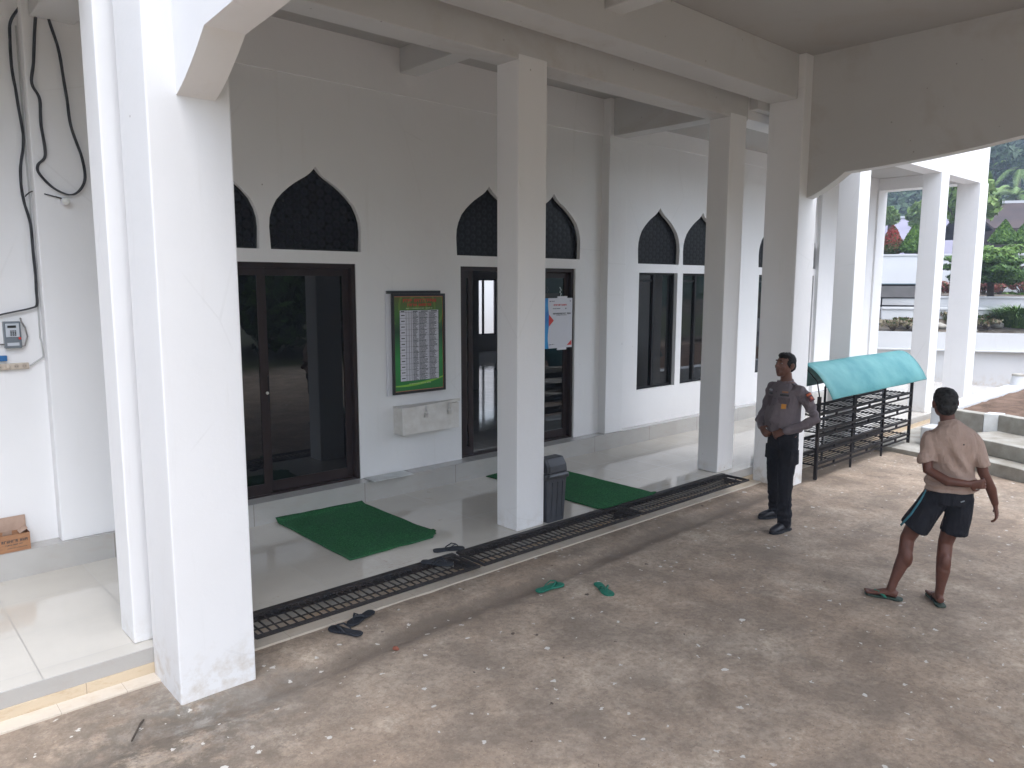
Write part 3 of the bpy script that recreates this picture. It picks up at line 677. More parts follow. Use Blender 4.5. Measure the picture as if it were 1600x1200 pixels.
# stones along the boundary wall bed
for i in range(26):
    s_ = -5 + i*.42 + random.uniform(-.12,.12); x,y = G(.75+random.uniform(0,.8), s_); r_ = random.uniform(.07,.17)
    b = bmesh.new(); bmesh.ops.create_icosphere(b, subdivisions=2, radius=r_)
    for v in b.verts: v.co *= 1+.35*noise.noise(v.co*9+Vector((i*3,0,0))); v.co.z *= .6
    me = bpy.data.meshes.new('garden_stone'); b.to_mesh(me); b.free(); me.materials.append(M['concrete_step']); me.polygons.foreach_set('use_smooth',[True]*len(me.polygons))
    o = bpy.data.objects.new('garden_stone', me); COL.objects.link(o); o.location = (x,y,ghill(x,y)+r_*.25)
    tag(o,'rough grey stone lying in the bed behind the boundary wall','stone','stones in the garden bed')
# ------------------------------------------------------------------ far buildings
M['roof_brown'] = simple('rusty_brown_roof', (.030,.019,.018), (.050,.031,.027), .75, .8, .2, .02, .3, 5, (1,1,1))
M['roof_lilac'] = simple('weathered_zinc_roof', (.17,.16,.21), (.22,.205,.26), .6, .6, .1, .02)
M['wall_pale'] = simple('pale_house_wall', (.26,.30,.37), (.22,.26,.32), .8, 1.0, .1)
M['wall_dark'] = simple('dark_timber_wall', (.035,.018,.016), (.05,.025,.02), .8, 2)
M['fascia'] = mat('pale_fascia', (.42,.43,.45), .6)
def house(name, X, Yb, D, w_, dpt, hw, hr, wm, rm, label, rot):
    p = px(X,Yb,D); o = empty(name,(p.x,p.y,p.z),rot); tag(o,label,'house')
    MB().box(-w_/2,w_/2,-dpt/2,dpt/2,-4,hw).build('wall', wm, o)
    r_ = MB(); e = .7; r_.prism([(-dpt/2-e,hw-.15),(0,hw+hr),(dpt/2+e,hw-.15),(dpt/2+e,hw-.02),(0,hw+hr+.14),(-dpt/2-e,hw-.02)],-w_/2-e,w_/2+e,'x'); r_.build('roof', rm, o)
    MB().box(-w_/2-e,w_/2+e,-.14,.14,hw+hr+.10,hw+hr+.24).build('ridge_cap', M['fascia'], o)
    for sx in (-.3,0.05,.33): 
        q = MB().box(w_*sx-.5,w_*sx+.5,-dpt/2-.04,-dpt/2-.01,-.6,.5).build('window', M['alu_black'], o)
    return o
az = math.atan2(gs.y, gs.x)
rw = wall_line([(-8,21.0),(20,21.0)], -.2, -.05, 3.0).build('rear_wall', M['plaster_far']); tag(rw,'pale wall glimpsed as bright panes through the open hall door','wall')
house('brown_house',1735,392,40,13,7,1.0,1.45,M['wall_dark'],M['roof_brown'],'dark wooden house with long rusty brown roof behind the cone shrubs',az+.12)
house('pale_house',1395,420,52,13,7,.7,2.6,M['wall_pale'],M['roof_lilac'],'pale house with lilac-grey roof behind the red-leaved shrub',az-.05)
# ------------------------------------------------------------------ hills and forest
def hillh(x,y):
    r_ = math.hypot(x,y); a = math.atan2(y,x)
    k = max(0,min(1,(r_-62)/75)); k = k*k*(3-2*k)
    view = max(0, 1-abs(((a-R(16)+math.pi)%(2*math.pi))-math.pi)/R(60)); view = min(1, view*2)
    base = 14 + 14*view + (1+5*view)*math.sin(a*3+1.0) + 5*noise.noise((math.cos(a)*3,math.sin(a)*3,0))
    near = max(0, 1-abs(((a-R(16)+math.pi)%(2*math.pi))-math.pi)/R(45))
    return k*(base*(.80+.16*near)) + 1.2*k*noise.noise((x*.05,y*.05,2)) - .3
na, nr = 220, 46; rr_ = np.concatenate([np.linspace(50,170,32), np.linspace(190,420,14)]); V=[]
for r_ in rr_:
    for i in range(na):
        a = 2*math.pi*i/na; x,y = r_*math.cos(a), r_*math.sin(a)
        h = hillh(x,y) if r_ < 170 else hillh(169*math.cos(a),169*math.sin(a))*(1-(r_-170)/500)
        V.append((x,y,h))
I = np.arange(len(rr_)*na).reshape(len(rr_),na); J = np.roll(I,-1,axis=1); F = np.stack([I[:-1],I[1:],J[1:],J[:-1]],-1).reshape(-1,4)
M['hill'] = simple('forested_slope', (.022,.042,.024), (.045,.07,.035), .95, .12, 1.0, 1.2, .1, 8)
struct(npmesh('hills', V, F, M['hill'], smooth=True))
# forest canopy on the slope the camera sees: crowns of many sizes, as one mass
P=[];Nn=[];S=[]
for k in range(1100):
    a = R(random.uniform(-4,34)); r_ = random.uniform(66,150)**1.0; x,y = r_*math.cos(a), r_*math.sin(a); z_ = hillh(x,y); cr = random.uniform(1.2,2.8)
    A,B = shell((x,y,z_+cr*.8),(cr,cr,cr*random.uniform(.8,1.3)),110,inner=.7,lump=.5,seed=k); P.append(A);Nn.append(B)
V,F = leaves(np.concatenate(P),np.concatenate(Nn),.42,1.5,.7); tag(npmesh('forest', V, F, M['leaf_forest']), 'misty dark forest covering the hill behind the garden','forest',kind='stuff')
# nearer trees and palms on the slope
def tree(X,Yp,D,h,r,m,label,name='tree',group='trees on the slope'):
    p = px(X,Yp,D); o = empty(name,p); tag(o,label,'tree',group)
    t_ = MB(); t_.tube([(0,0,-2),(.1,0,h*.4),(0,.1,h*.75)],[.22,.16,.08],8)
    for k in range(6):
        a = k*1.05; t_.tube([(0,0,h*.4),(math.cos(a)*r*.7,math.sin(a)*r*.7,h*.8)],[.08,.03],5)
    t_.build('trunk', M['bark'], o); P=[];Nn=[]
    for k in range(22):
        a = random.uniform(0,6.28); q = random.uniform(0,.8)*r; c = (math.cos(a)*q,math.sin(a)*q,h*random.uniform(.55,1)); A,B = shell(c,(r*.36,)*3,150,lump=.5,seed=k); P.append(A);Nn.append(B)
    V,F = leaves(np.concatenate(P),np.concatenate(Nn),.26,1.8,.6); npmesh('crown',V,F,m,o); return o
tree(1500,400,34,3.2,1.3,M['leaf_palm'],'pale green tree filling the gap between the two end columns')
tree(1390,362,44,1.2,.45,M['leaf_palm'],'thin pale tree left of the lilac-grey roof')
tree(1438,376,46,2.0,.8,M['leaf_palm'],'bare-branched pale tree before the lilac-grey roof')
tree(1556,330,62,5,2.6,M['leaf_forest'],'dark tree close to the brown roof beside the end column')
def palm(X,Yp,D,h,L,label):
    p = px(X,Yp,D); p.z -= h; o = empty('palm_tree',p); tag(o,label,'palm','palms on the slope')
    MB().tube([(0,0,-2),(.15,0,h*.5),(0,0,h)],[.2,.15,.12],8).build('trunk', M['bark'], o); V=[];F=[]
    for k in range(17):
        a = k*2.4; el = random.uniform(-.2,1.1)
        pr = []
        for j in range(9):
            t_ = j/8; pr.append(Vector((math.cos(a)*L*t_*math.cos(el*.7), math.sin(a)*L*t_*math.cos(el*.7), h+L*(math.sin(el)*t_-.75*t_*t_))))
        for j in range(8):
            for q in range(7):
                b = pr[j].lerp(pr[j+1], q/7); T = (pr[j+1]-pr[j]).normalized(); sd = T.cross(Vector((0,0,1))).normalized(); ln = L*.19*(1-abs(2*(j+q/7)/8-.7)*.5)
                for sg in (-1,1):
                    tip = b + sd*sg*ln*.8 + T*ln*.5 + Vector((0,0,-ln*.45)); i = len(V); w_ = T*.022
                    V += [b-w_,b+w_,tip+w_*.3,tip-w_*.3]; F.append((i,i+1,i+2,i+3))
    npmesh('crown',[tuple(v) for v in V],F,M['leaf_palm'],o); return o
palm(1594,262,60,6,2.6,'tallest pale green palm near the power line at upper right')
palm(1590,306,50,5,2.6,'broad palm spreading above the brown roof')
palm(1497,306,60,6,2.6,'palm glimpsed at the top of the gap between end columns')
tag(MB().tube([px(1480,262,42),px(1570,264,42),px(1700,262,42)],.02,6).build('power_line', M['alu_black']),'thin black power line crossing before the hill','cable')
# ------------------------------------------------------------------ drain gratings bridging the step
def grating(x0, x1, label):
    y0,y1,zt = 4.528,4.905,.184
    o = empty('drain_grating',(x0,0,0)); tag(o,label,'grating','gratings laid end to end along the step'); L = x1-x0
    f = MB(); f.box(0,L,y1-.055,y1,zt-.035,zt+.006); f.box(0,L,y0,y0+.016,zt-.020,zt); f.box(0,.022,y0+.016,y1-.055,zt-.020,zt); f.box(L-.022,L,y0+.016,y1-.055,zt-.020,zt)
    f.build('frame', M['grate'], o, bevel=.002)
    g_ = MB(); n = int(L/.060)
    for i in range(1,n): 
        x = L*i/n + random.uniform(-.004,.004); s_ = random.uniform(-.006,.006); g_.obox((x,(y0+y1)/2-.014,zt-.010),.0085,y1-y0-.06,.008,rot=s_*3)
    g_.build('bars', M['grate'], o)
    r_ = MB(); r_.tube([(0.02,(y0+y1)/2-.03,zt-.026),(L*.5,(y0+y1)/2-.028,zt-.032),(L-.02,(y0+y1)/2-.03,zt-.026)],.006,6); r_.tube([(.02,y0+.05,zt-.016),(L-.02,y0+.05,zt-.018)],.0045,6); r_.build('cross_rod', M['grate'], o)
    # upright expanded-metal strip along the inner frame
    s_ = MB(); k = int(L/.050)
    for i in range(k): 
        x = L*(i+.5)/k; s_.tube([(x-.024,y1-.052,zt-.012),(x,y1-.092,zt-.008),(x+.024,y1-.052,zt-.012)],.009,5)
    s_.box(.025,L-.025,y1-.100,y1-.051,zt-.030,zt-.024); s_.build('edge_mesh', M['grate'], o)
    for x in (.012, L-.012):     # brackets fixed to the riser carry the frame
        MB().prism([(y1-.046,zt-.04),(y0+.10,zt-.045),(y1-.046,zt-.13)],x-.005,x+.005,'x').build('bracket', M['grate'], o)
    return o
grating(1.88,3.76,'rusty black drain grating nearest the camera, beside the big front column')
grating(3.80,5.82,'rusty black drain grating in the middle, passing the litter bin')
grating(5.86,7.86,'rusty black drain grating at the far end, before the column behind the officer')
# ------------------------------------------------------------------ green mats
def mat_rug(x0,x1,y0,y1,z,label,over=None):
    nx_,ny_ = 34,44; V=[]
    def top(u,v):
        x = x0+(x1-x0)*u; y = y0+(y1-y0)*v
        x += .012*noise.noise((v*5,u*2,x0)); y += .010*noise.noise((u*5,v*2,x0+4))
        h = .008+.004*(1+noise.noise((u*5+x0,v*4,1)))
        if v > .955 and over is None: h += .034*((v-.955)/.045)*(1-.5*u)
        if u > .90 and v < .10 and over is None: y += .05*min(1,(u-.90)/.03); x += .03*(u-.9)/.1*(1 if v>.04 else 0)
        if u>.93 and v<.3: h += .012*((u-.93)/.07)*(1-v/.3)
        if u>.93 and v<.12: x -= .03*(1-v/.12)*(u-.93)/.07
        if over and y < over: h += 0.018*min(1,(over-y)/.05)+.004
        return (x,y,z+h)
    for s_ in (0,1):
        for i in range(nx_+1):
            for j in range(ny_+1):
                p = top(i/nx_,j/ny_); V.append(p if s_==0 else (p[0],p[1],p[2]-.007))
    n = (nx_+1)*(ny_+1); I = np.arange(n).reshape(nx_+1,ny_+1); F = [np.stack([I[:-1,:-1],I[1:,:-1],I[1:,1:],I[:-1,1:]],-1).reshape(-1,4)]
    F.append(F[0][:,::-1]+n); b = np.concatenate([I[:,0],I[-1,1:],I[::-1,-1][1:],I[0,::-1][1:-1]]); b2 = np.roll(b,-1); F.append(np.stack([b,b+n,b2+n,b2],1))
    o = npmesh('green_mat',V,np.concatenate(F),M['carpet'],smooth=True); return tag(o,label,'mat')
mat_rug(3.035,3.985,5.345,6.735,ZF,'nearer green door mat lying in front of the closed glass doors')
mat_rug(5.655,6.555,4.86,6.705,ZF,'farther green door mat behind the litter bin, reaching over the grating',over=4.93)
# ------------------------------------------------------------------ litter bin
bn = empty('litter_bin',(5.065,5.045,ZF)); tag(bn,'dark grey plastic litter bin with swing lid beside the middle column','bin')
def rrect(hx,hy,r,n=5):
    out=[]
    for (cx,cy,a0) in ((hx-r,hy-r,0),(-hx+r,hy-r,90),(-hx+r,-hy+r,180),(hx-r,-hy+r,270)):
        for i in range(n+1): a=R(a0+90*i/n); out.append((cx+r*math.cos(a),cy+r*math.sin(a)))
    return out
def stack(levels, cap=True):
    w = MB(); k=None
    for (hx,hy,r,z,dy) in levels:
        ring=[(x,y+dy,z) for x,y in rrect(hx,hy,r)]; w.v += ring; k=len(ring)
    for i in range(len(levels)-1):
        for j in range(k): w.f.append((i*k+j,i*k+(j+1)%k,(i+1)*k+(j+1)%k,(i+1)*k+j)); w.m.append(0)
    if cap: w.f += [tuple(range(k-1,-1,-1)), tuple(range((len(levels)-1)*k,len(levels)*k))]; w.m += [0,0]
    return w
stack([(.108,.088,.02,0,0),(.112,.092,.02,.01,0),(.130,.108,.022,.43,0),(.130,.108,.022,.44,0)]).build('body', M['plastic_dark'], bn, smooth=False, bevel=.003)
rb = MB()
for x in (-.07,0,.07): rb.obox((x,-.102,.22),.008,.01,.36,rx=R(2.5))
rb.build('rib', M['plastic_dark'], bn)
stack([(.146,.124,.03,.430,0),(.150,.128,.03,.438,0),(.150,.128,.03,.462,0),(.143,.120,.03,.476,0),(.136,.112,.03,.485,0)]).build('rim', M['plastic_lid'], bn, bevel=.003)
ld = MB(); ld.prism([(-.112,.486),(-.100,.56),(-.050,.625),(.050,.625),(.104,.56),(.112,.486)],-.128,.128,'x'); l_ = ld.build('lid', M['plastic_lid'], bn, bevel=.010, seg=3)
fl = MB(); fl.add([(-.10,-.1095,.500),(.10,-.1095,.500),(.10,-.058,.615),(-.10,-.058,.615)],[(0,1,2,3)]); fl.prism([(-.1165,.495),(-.108,.555),(-.060,.619),(-.056,.617),(-.104,.553),(-.1125,.495)],-.105,.105,'x'); fl.build('swing_flap', M['plastic_dark'], l_, bevel=.003)
# ------------------------------------------------------------------ flip-flops
def flipflop(mat_s, mat_t, loc, rz, label, group=None, flip=False, name='flip_flop', sc=1.0):
    o = empty(name, loc, rz); tag(o,label,'flip-flop',group); s_ = -1 if flip else 1
    OUT = [(0,-.135),(.026,-.130),(.038,-.105),(.036,-.06),(.032,-.01),(.040,.04),(.049,.085),(.046,.118),(.030,.138),(.006,.142),(-.022,.133),(-.040,.105),(-.045,.06),(-.036,.01),(-.031,-.04),(-.036,-.09),(-.033,-.118),(-.018,-.132)]
    OUT = [(x*s_*sc,y*sc) for x,y in OUT]; w = MB(); w.prism(OUT,0,.016); w.build('sole', mat_s, o, bevel=.004)
    t_ = MB(); toe=(-.004*s_*sc,.085*sc,.016)
    t_.tube([toe,(toe[0],toe[1]-.004,.034),(toe[0]+.006*s_,toe[1]-.018,.044),(.030*s_*sc,.035*sc,.048),(.040*s_*sc,-.012*sc,.020),(.038*s_*sc,-.020*sc,.010)],[.004,.005,(.009,.004),(.010,.0035),(.009,.004),.005],6)
    t_.tube([(toe[0],toe[1]-.004,.034),(toe[0]-.006*s_,toe[1]-.018,.044),(-.030*s_*sc,.035*sc,.048),(-.036*s_*sc,-.012*sc,.020),(-.034*s_*sc,-.020*sc,.010)],[.005,(.009,.004),(.010,.0035),(.009,.004),.005],6)
    t_.build('strap', mat_t, o, smooth=True); return o
flipflop(M['rubber_black'],M['rubber_black'],(2.53,4.545,.002),R(25.7),'black flip-flop nearer the camera of the pair on the sill by the front column')
flipflop(M['rubber_black'],M['rubber_black'],(2.722,4.655,.006),R(108.8),'black flip-flop lying diagonally behind its mate by the front column',flip=True)
flipflop(M['rubber_black'],M['rubber_black'],(3.80,5.01,ZF+.002),R(-113),'black flip-flop on the shiny tile edge past the nearer green mat')
flipflop(M['rubber_black'],M['rubber_black'],(3.505,4.78,.189),R(-148),'black flip-flop lying on the bars of the nearest grating',flip=True)
flipflop(M['rubber_green'],M['rubber_green'],(4.157,4.136,.0),R(-94),'green flip-flop lying nearer the grating in the damp strip')
flipflop(M['rubber_green'],M['rubber_green'],(4.46,3.824,.0),R(155),'green flip-flop lying farther out on the courtyard concrete',flip=True)
# brick bit
b = bmesh.new(); bmesh.ops.create_icosphere(b, subdivisions=2, radius=.022)
for v in b.verts: v.co *= 1+.5*noise.noise(v.co*60); v.co.z *= .6
me = bpy.data.meshes.new('brick_fragment'); b.to_mesh(me); b.free(); me.materials.append(simple('brick',(.30,.09,.055),(.22,.08,.05),.9,40))
o = bpy.data.objects.new('brick_fragment',me); COL.objects.link(o); o.location=(2.666,4.108,.0); tag(o,'small reddish brick fragment lying in the damp gutter strip','brick fragment')
# twig-like chip near the front column
tag(MB().tube([(1.02,4.17,.006),(1.10,4.30,.010),(1.13,4.34,.006)],.006,5).build('twig', M['bark']),'small brown twig on the concrete left of the front column','twig')
# loose white board on the plinth
bd = MB(); bd.obox((4.345,6.765,ZP+.007),.49,.20,.010,rot=R(-1)); tag(bd.build('white_board', M['block_white'], bevel=.002),'thin white board lying on the plinth under the donation box','board')
# ------------------------------------------------------------------ notice board
nb = empty('notice_board',(4.80,YW,1.795)); tag(nb,'framed green schedule poster with black border hung on the wall between the doors','notice board')
M['paper'] = mat('paper', (.66,.66,.70), .45); M['frame_black'] = mat('black_frame', (.012,.012,.012), .35)
MB().box(-.385,.33,-.030,-.002,-.555,.575).build('back_panel', M['paper'], nb, bevel=.003)
f_ = MB(); tl = MB()
frame_box(f_, -.330, .375, -.545, .545, -.060, -.036, .028); f_.box(-.385,.33,-.036,-.0305,.545,.577); f_.build('frame', M['frame_black'], nb, bevel=.002)
def poster_mat():
    m = mat('poster_print', (.02,.2,.04), .35, 0, .5); g = N(m); v = g.coord('Object'); X,Y,Z = g.sep(v)
    f = g.noise(v, 5, 4, .6, 1.2); t = g.math('MULTIPLY_ADD', Z, .9, .5); c = g.ramp(t,(.0,(.015,.16,.03)),(.35,(.02,.26,.05)),(.62,(.008,.06,.02)),(.80,(.05,.17,.02)),(1.0,(.12,.10,.02)))
    q = g.math('FRACT', g.math('MULTIPLY', g.math('ADD', g.math('SQRT', g.math('ADD', g.math('POWER', X,2), g.math('POWER', g.math('SUBTRACT', Z,.40),2))), 0), 9)); ring = g.math('MULTIPLY', g.math('LESS_THAN', q, .22), g.math('GREATER_THAN', Z, .22))
    c = g.mix(g.math('MULTIPLY', ring, .35), c, (.20,.36,.03)); g.color(c); return m
M['poster'] = poster_mat()
ps = MB(); ps.box(-.302,.347,-.050,-.040,-.517,.517).build('poster', M['poster'], nb)
bo = MB(); 
for (xa,xb,za,zb) in ((-.302,.347,.511,.517),(-.302,.347,-.517,-.511),(-.302,-.297,-.511,.511),(.342,.347,-.511,.511)): bo.box(xa,xb,-.0515,-.050,za,zb)
bo.build('poster_border', mat('poster_border',(.50,.16,.09),.5), nb)
# wavy light-green swoosh at the foot
sw = MB(); n_=24
for i in range(n_):
    u0,u1 = i/n_,(i+1)/n_; zz = lambda u: -.485+.055*u+.06*(u-.45)**2*2; th = lambda u: .012+.016*math.sin(u*3.0)
    sw.add([(-.296+.638*u0,-.0512,zz(u0)),(-.296+.638*u1,-.0512,zz(u1)),(-.296+.638*u1,-.0512,zz(u1)+th(u1)),(-.296+.638*u0,-.0512,zz(u0)+th(u0))],[(0,1,2,3)])
sw.build('swoosh', mat('lime_print',(.22,.5,.05),.5), nb)
tb = MB(); X0,X1,Z0,Z1 = -.232,.285,-.405,.365; tb.box(X0,X1,-.0515,-.050,Z0,Z1); tb.build('table_sheet', mat('table_paper',(.62,.62,.68),.5), nb)
ink = mat('print_ink', (.03,.03,.035), .6); red = mat('red_print', (.55,.03,.02), .5); prng = random.Random(3)
pt = MB(); cols = [X0, X0+.082, X0+.120, X0+.150, X0+.255, X0+.39, X1]
for x in cols: pt.box(x-.0018,x+.0018,-.0522,-.0516,Z0,Z1)
rows = 60
for r in range(rows+1):
    z = Z1-.022-(Z1-Z0-.022)*r/rows; major = (r%5==0)
    pt.box(X0 if major else X0+.084, X1, -.0521,-.0516, z-(.0014 if major else .0006), z+(.0014 if major else .0006))
for r in range(rows):
    z = Z1-.022-(Z1-Z0-.022)*(r+.5)/rows
    for (a,b) in ((cols[3]+.02,cols[4]-.01),(cols[4]+.006,cols[5]-.02),(cols[5]+.006,X1-.02)):
        e = a+(b-a)*prng.uniform(.55,1.0); x = a
        while x < e:
            wd = prng.uniform(.004,.014); pt.box(x,min(e,x+wd),-.0521,-.0516,z-.0032,z+.0032); x += wd+prng.uniform(.002,.004)
    if r%5==2: pt.box(X0+.018,X0+.064,-.0521,-.0516,z-.005,z+.005)
for i in range(5): pt.box(cols[i if i<2 else i+1]+.016 if i<2 else cols[i+1]+.02, (cols[i+1] if i<2 else cols[min(i+2,6)])-.02, -.0521,-.0516, Z1-.016, Z1-.006)
pt.build('schedule_text', ink, nb)
def word_line(w, x0, x1, z, h, y=-.0516, gap=.006, rr=prng, d=.0008):
    """blocky letter marks, too small in the photo to be read"""
    x = x0; cnt = 0
    while x < x1:
        lw = h*rr.uniform(.55,.8)
        if rr.random() < .16 and cnt > 3: x += h*.6; cnt = 0; continue
        k = rr.randint(0,3); t = h*.2
        w.box(x,x+t,y-d,y,z,z+h)
        if k != 1: w.box(x+t,x+lw,y-d,y,z+h-t,z+h)
        if k != 2: w.box(x+t,x+lw,y-d,y,z+h*.42,z+h*.42+t)
        if k in (1,3): w.box(x+lw-t,x+lw,y-d,y,z,z+h)
        x += lw+h*.18; cnt += 1
tt = MB(); word_line(tt,-.185,.235,.452,.036); word_line(tt,-.130,.180,.408,.030); tt.build('title_text', red, nb)
t2 = MB(); word_line(t2,-.15,.20,.380,.012); word_line(t2,-.12,.17,-.447,.012); t2.build('small_text', mat('pale_print',(.45,.55,.3),.5), nb)
# ------------------------------------------------------------------ donation box
db = empty('donation_box',(4.885,YW,.82)); tag(db,'white metal donation box with bent lid and two padlocks, fixed below the notice board','box')
M['box_white'] = simple('chipped_white_paint', (.74,.72,.69), (.62,.59,.55), .5, 9, .2, .003, .4, 7)
w = MB(); D=.175; hx=.385; hz=.29
w.box(-hx,hx,-D,-D+.006,0,hz); w.box(-hx,-hx+.006,-D+.006,-.002,0,hz); w.box(hx-.006,hx,-D+.006,-.002,0,hz); w.box(-hx+.006,hx-.006,-D+.006,-.002,0,.006); w.box(-hx+.006,hx-.006,-.008,-.002,.006,hz)
w.build('body', M['box_white'], db, bevel=.003)
lid = MB(); nn=16
for i in range(nn):
    for (ya,yb,dz0) in ((-D-.012,-.004,0),):
        u0,u1=i/nn,(i+1)/nn; xa,xb=-hx-.008+(2*hx+.016)*u0,-hx-.008+(2*hx+.016)*u1
        f0=lambda u:.003+.052*max(0,u-.25)**1.2; 
        lid.add([(xa,ya,hz+f0(u0)),(xb,ya,hz+f0(u1)),(xb,yb,hz+.004),(xa,yb,hz+.004),(xa,ya,hz+f0(u0)+.006),(xb,ya,hz+f0(u1)+.006),(xb,yb,hz+.010),(xa,yb,hz+.010)],[(0,3,2,1),(4,5,6,7),(0,1,5,4),(2,3,7,6),(1,2,6,5),(3,0,4,7)])
        lid.add([(xa,ya,hz+f0(u0)-.026),(xb,ya,hz+f0(u1)-.026),(xb,ya,hz+f0(u1)),(xa,ya,hz+f0(u0))],[(0,1,2,3)])
lid.build('lid', M['box_white'], db)
for x in (-.085,.235):
    p_ = MB(); p_.obox((x,-D-.0205,.195),.044,.018,.046,ry=R(8 if x<0 else 0)); p_.tube([(x-.011,-D-.020,.222),(x-.011,-D-.020,.242),(x-.006,-D-.020,.252),(x+.006,-D-.020,.252),(x+.011,-D-.020,.242),(x+.011,-D-.020,.222)],.003,6)
    q_ = p_.build('padlock', M['steel'], db, bevel=.002)
    MB().box(x-.010,x+.010,-D-.014,-D-.008,.235,.305).build('hasp', M['steel'], q_)
# ------------------------------------------------------------------ payment poster on the open door leaf (its square code is left out)
qp = empty('hanging_poster',(7.05,YW,1.945)); tag(qp,'blue and white poster with red triangles hung on the glass of the right-hand door leaf','poster')
MB().box(-.27,.255,-.012,-.004,-.325,.322).build('sheet', mat('poster_white',(.60,.60,.65),.4), qp)
bl = MB(); k=14
for i in range(k):
    z0,z1=-.325+.647*i/k,-.325+.647*(i+1)/k; wv=lambda z:-.185+.012*math.sin(z*14+1)
    bl.add([(-.27,-.0128,z0),(wv(z0),-.0128,z0),(wv(z1),-.0128,z1),(-.27,-.0128,z1)],[(0,1,2,3)])
bl.build('blue_band', simple('blue_print',(.02,.14,.42),(.03,.30,.62),.4,4), qp)
rt = MB(); rt.add([(-.18,-.0130,.115),(-.09,-.0130,.035),(-.18,-.0130,-.045)],[(0,2,1)]); rt.build('red_triangle', red, qp); rt = MB(); rt.add([(.245,-.0130,-.225),(.245,-.0130,-.295),(.155,-.0130,-.295)],[(0,2,1)]); rt.build('red_corner', red, qp)
tx = MB(); word_line(tx,-.095,.135,.222,.022,y=-.0125); tx.build('title_text', red, qp)
tx = MB(); word_line(tx,-.105,.02,.180,.013,y=-.0125); word_line(tx,.12,.14,.178,.016,y=-.0125); word_line(tx,-.105,.215,.110,.022,y=-.0125); word_line(tx,-.04,.15,.098,.007,y=-.0125); word_line(tx,-.17,-.08,.275,.010,y=-.0125); word_line(tx,-.175,-.08,-.280,.008,y=-.0125); word_line(tx,.205,.225,.275,.014,y=-.0125); tx.build('body_text', ink, qp)
MB().box(-.02,.16,-.010,-.003,.323,.345).build('top_tape', M['paper'], qp); MB().box(-.02,.15,-.010,-.003,-.352,-.326).build('bottom_tape', M['paper'], qp)
MB().box(-.27,.01,-.003,.004,.33,.385).build('dark_strip', M['frame_black'], qp)
ch = MB()
for i in range(7): ch.ball((.03+.012*math.sin(i*1.9),-.012,.36+.016*i),(.008,.006,.009),8,6)
ch.build('bead_chain', M['steel'], qp, smooth=True)
# ------------------------------------------------------------------ left wall: meter, cables, socket strip, box
mt = empty('electricity_meter',(1.05,YW,2.055)); tag(mt,'grey electricity meter with red button on the wall at the left edge','meter')
M['meter_case'] = mat('smoked_case', (.14,.16,.18), .25); M['meter_face'] = mat('meter_face',(.46,.49,.53),.4)
MB().box(-.062,.050,-.058,-.002,-.105,.100).build('case', M['meter_case'], mt, bevel=.006)
MB().box(-.050,.038,-.063,-.0585,-.018,.085).build('face_plate', M['meter_face'], mt, bevel=.003)
MB().box(-.038,.018,-.0665,-.0635,.052,.070).build('display', M['frame_black'], mt)
kp = MB()
for i in range(3):
    for j in range(4): kp.box(-.022+i*.014,-.012+i*.014,-.0665,-.0635,-.008+j*.011,-.001+j*.011)
kp.build('keypad', M['frame_black'], mt)
MB().box(-.045,.032,-.062,-.0585,-.085,-.062).build('terminal_cover', M['meter_face'], mt); MB().ball((.038,-.062,-.030),.010,10,8).build('red_button', red, mt, smooth=True)
cb = MB(); cb.tube([(.050,-.03,-.095),(.072,-.022,-.092),(.095,-.02,-.02),(.085,-.015,.05),(.062,-.012,.10),(.060,-.005,.125)],.006,8); cb.tube([(-.062,-.03,-.075),(-.12,-.02,-.072),(-.2,-.012,-.07)],.006,8); cb.build('meter_cable', simple('grey_cable',(.3,.28,.27),(.2,.19,.18),.5,20), mt, smooth=True)
M['cable'] = simple('black_cable', (.018,.018,.020), (.05,.05,.052), .45, 9, .1)
def smooth_path(P, sub=5):
    P=[Vector(p) for p in P]; out=[]
    for i in range(len(P)-1):
        a=P[max(0,i-1)];b=P[i];c=P[i+1];d_=P[min(len(P)-1,i+2)]
        for k in range(sub):
            t=k/sub; out.append(.5*((2*b)+(c-a)*t+(2*a-5*b+4*c-d_)*t*t+(3*b-a-3*c+d_)*t**3))
    out.append(P[-1]); return out
def cable(pts, r=.009, twist=True, name='cable'):
    w = MB(); sp = smooth_path(pts,6)
    if twist:
        for s_ in (0,1,2):
            w.tube([p+Vector((.0065*math.cos(i*.22+s_*2.1),.005*math.sin(i*.22+s_*2.1),0)) for i,p in enumerate(sp)], r*.62, 6)
    else: w.tube(sp, r, 8)
    return w.build(name, M['cable'], None, smooth=True)
cA=[(1.36,6.60,4.62),(1.277,6.84,4.50),(1.206,6.87,4.381),(1.188,6.88,4.243),(1.188,6.88,4.016),(1.203,6.88,3.835),(1.222,6.88,3.606),(1.219,6.88,3.466),(1.190,6.88,3.322),(1.187,6.88,3.132),(1.196,6.88,3.061),(1.224,6.88,2.895),(1.230,6.88,2.653),(1.230,6.88,2.408),(1.224,6.87,2.285),(1.18,6.87,2.252),(.976,6.87,2.207),(.70,6.87,2.13)]
tag(cable(cA),'black cable bundle running down the wall to the electricity meter','cable')
cB=[(1.38,6.62,4.66),(1.365,6.74,4.55),(1.347,6.75,4.367),(1.315,6.755,4.085),(1.295,6.755,3.92),(1.338,6.755,3.81),(1.333,6.755,3.621),(1.348,6.755,3.409),(1.292,6.755,3.332),(1.30,6.755,3.261),(1.38,6.75,3.172),(1.478,6.74,3.125),(1.556,6.74,3.155),(1.608,6.74,3.265),(1.594,6.74,3.412),(1.534,6.74,3.648),(1.515,6.74,3.885),(1.49,6.74,4.165),(1.44,6.74,4.386),(1.39,6.72,4.62)]
tag(cable([(x*.985+.01,y,z) for x,y,z in cB]),'black cable hanging in a long loop in front of the left pilaster','cable')
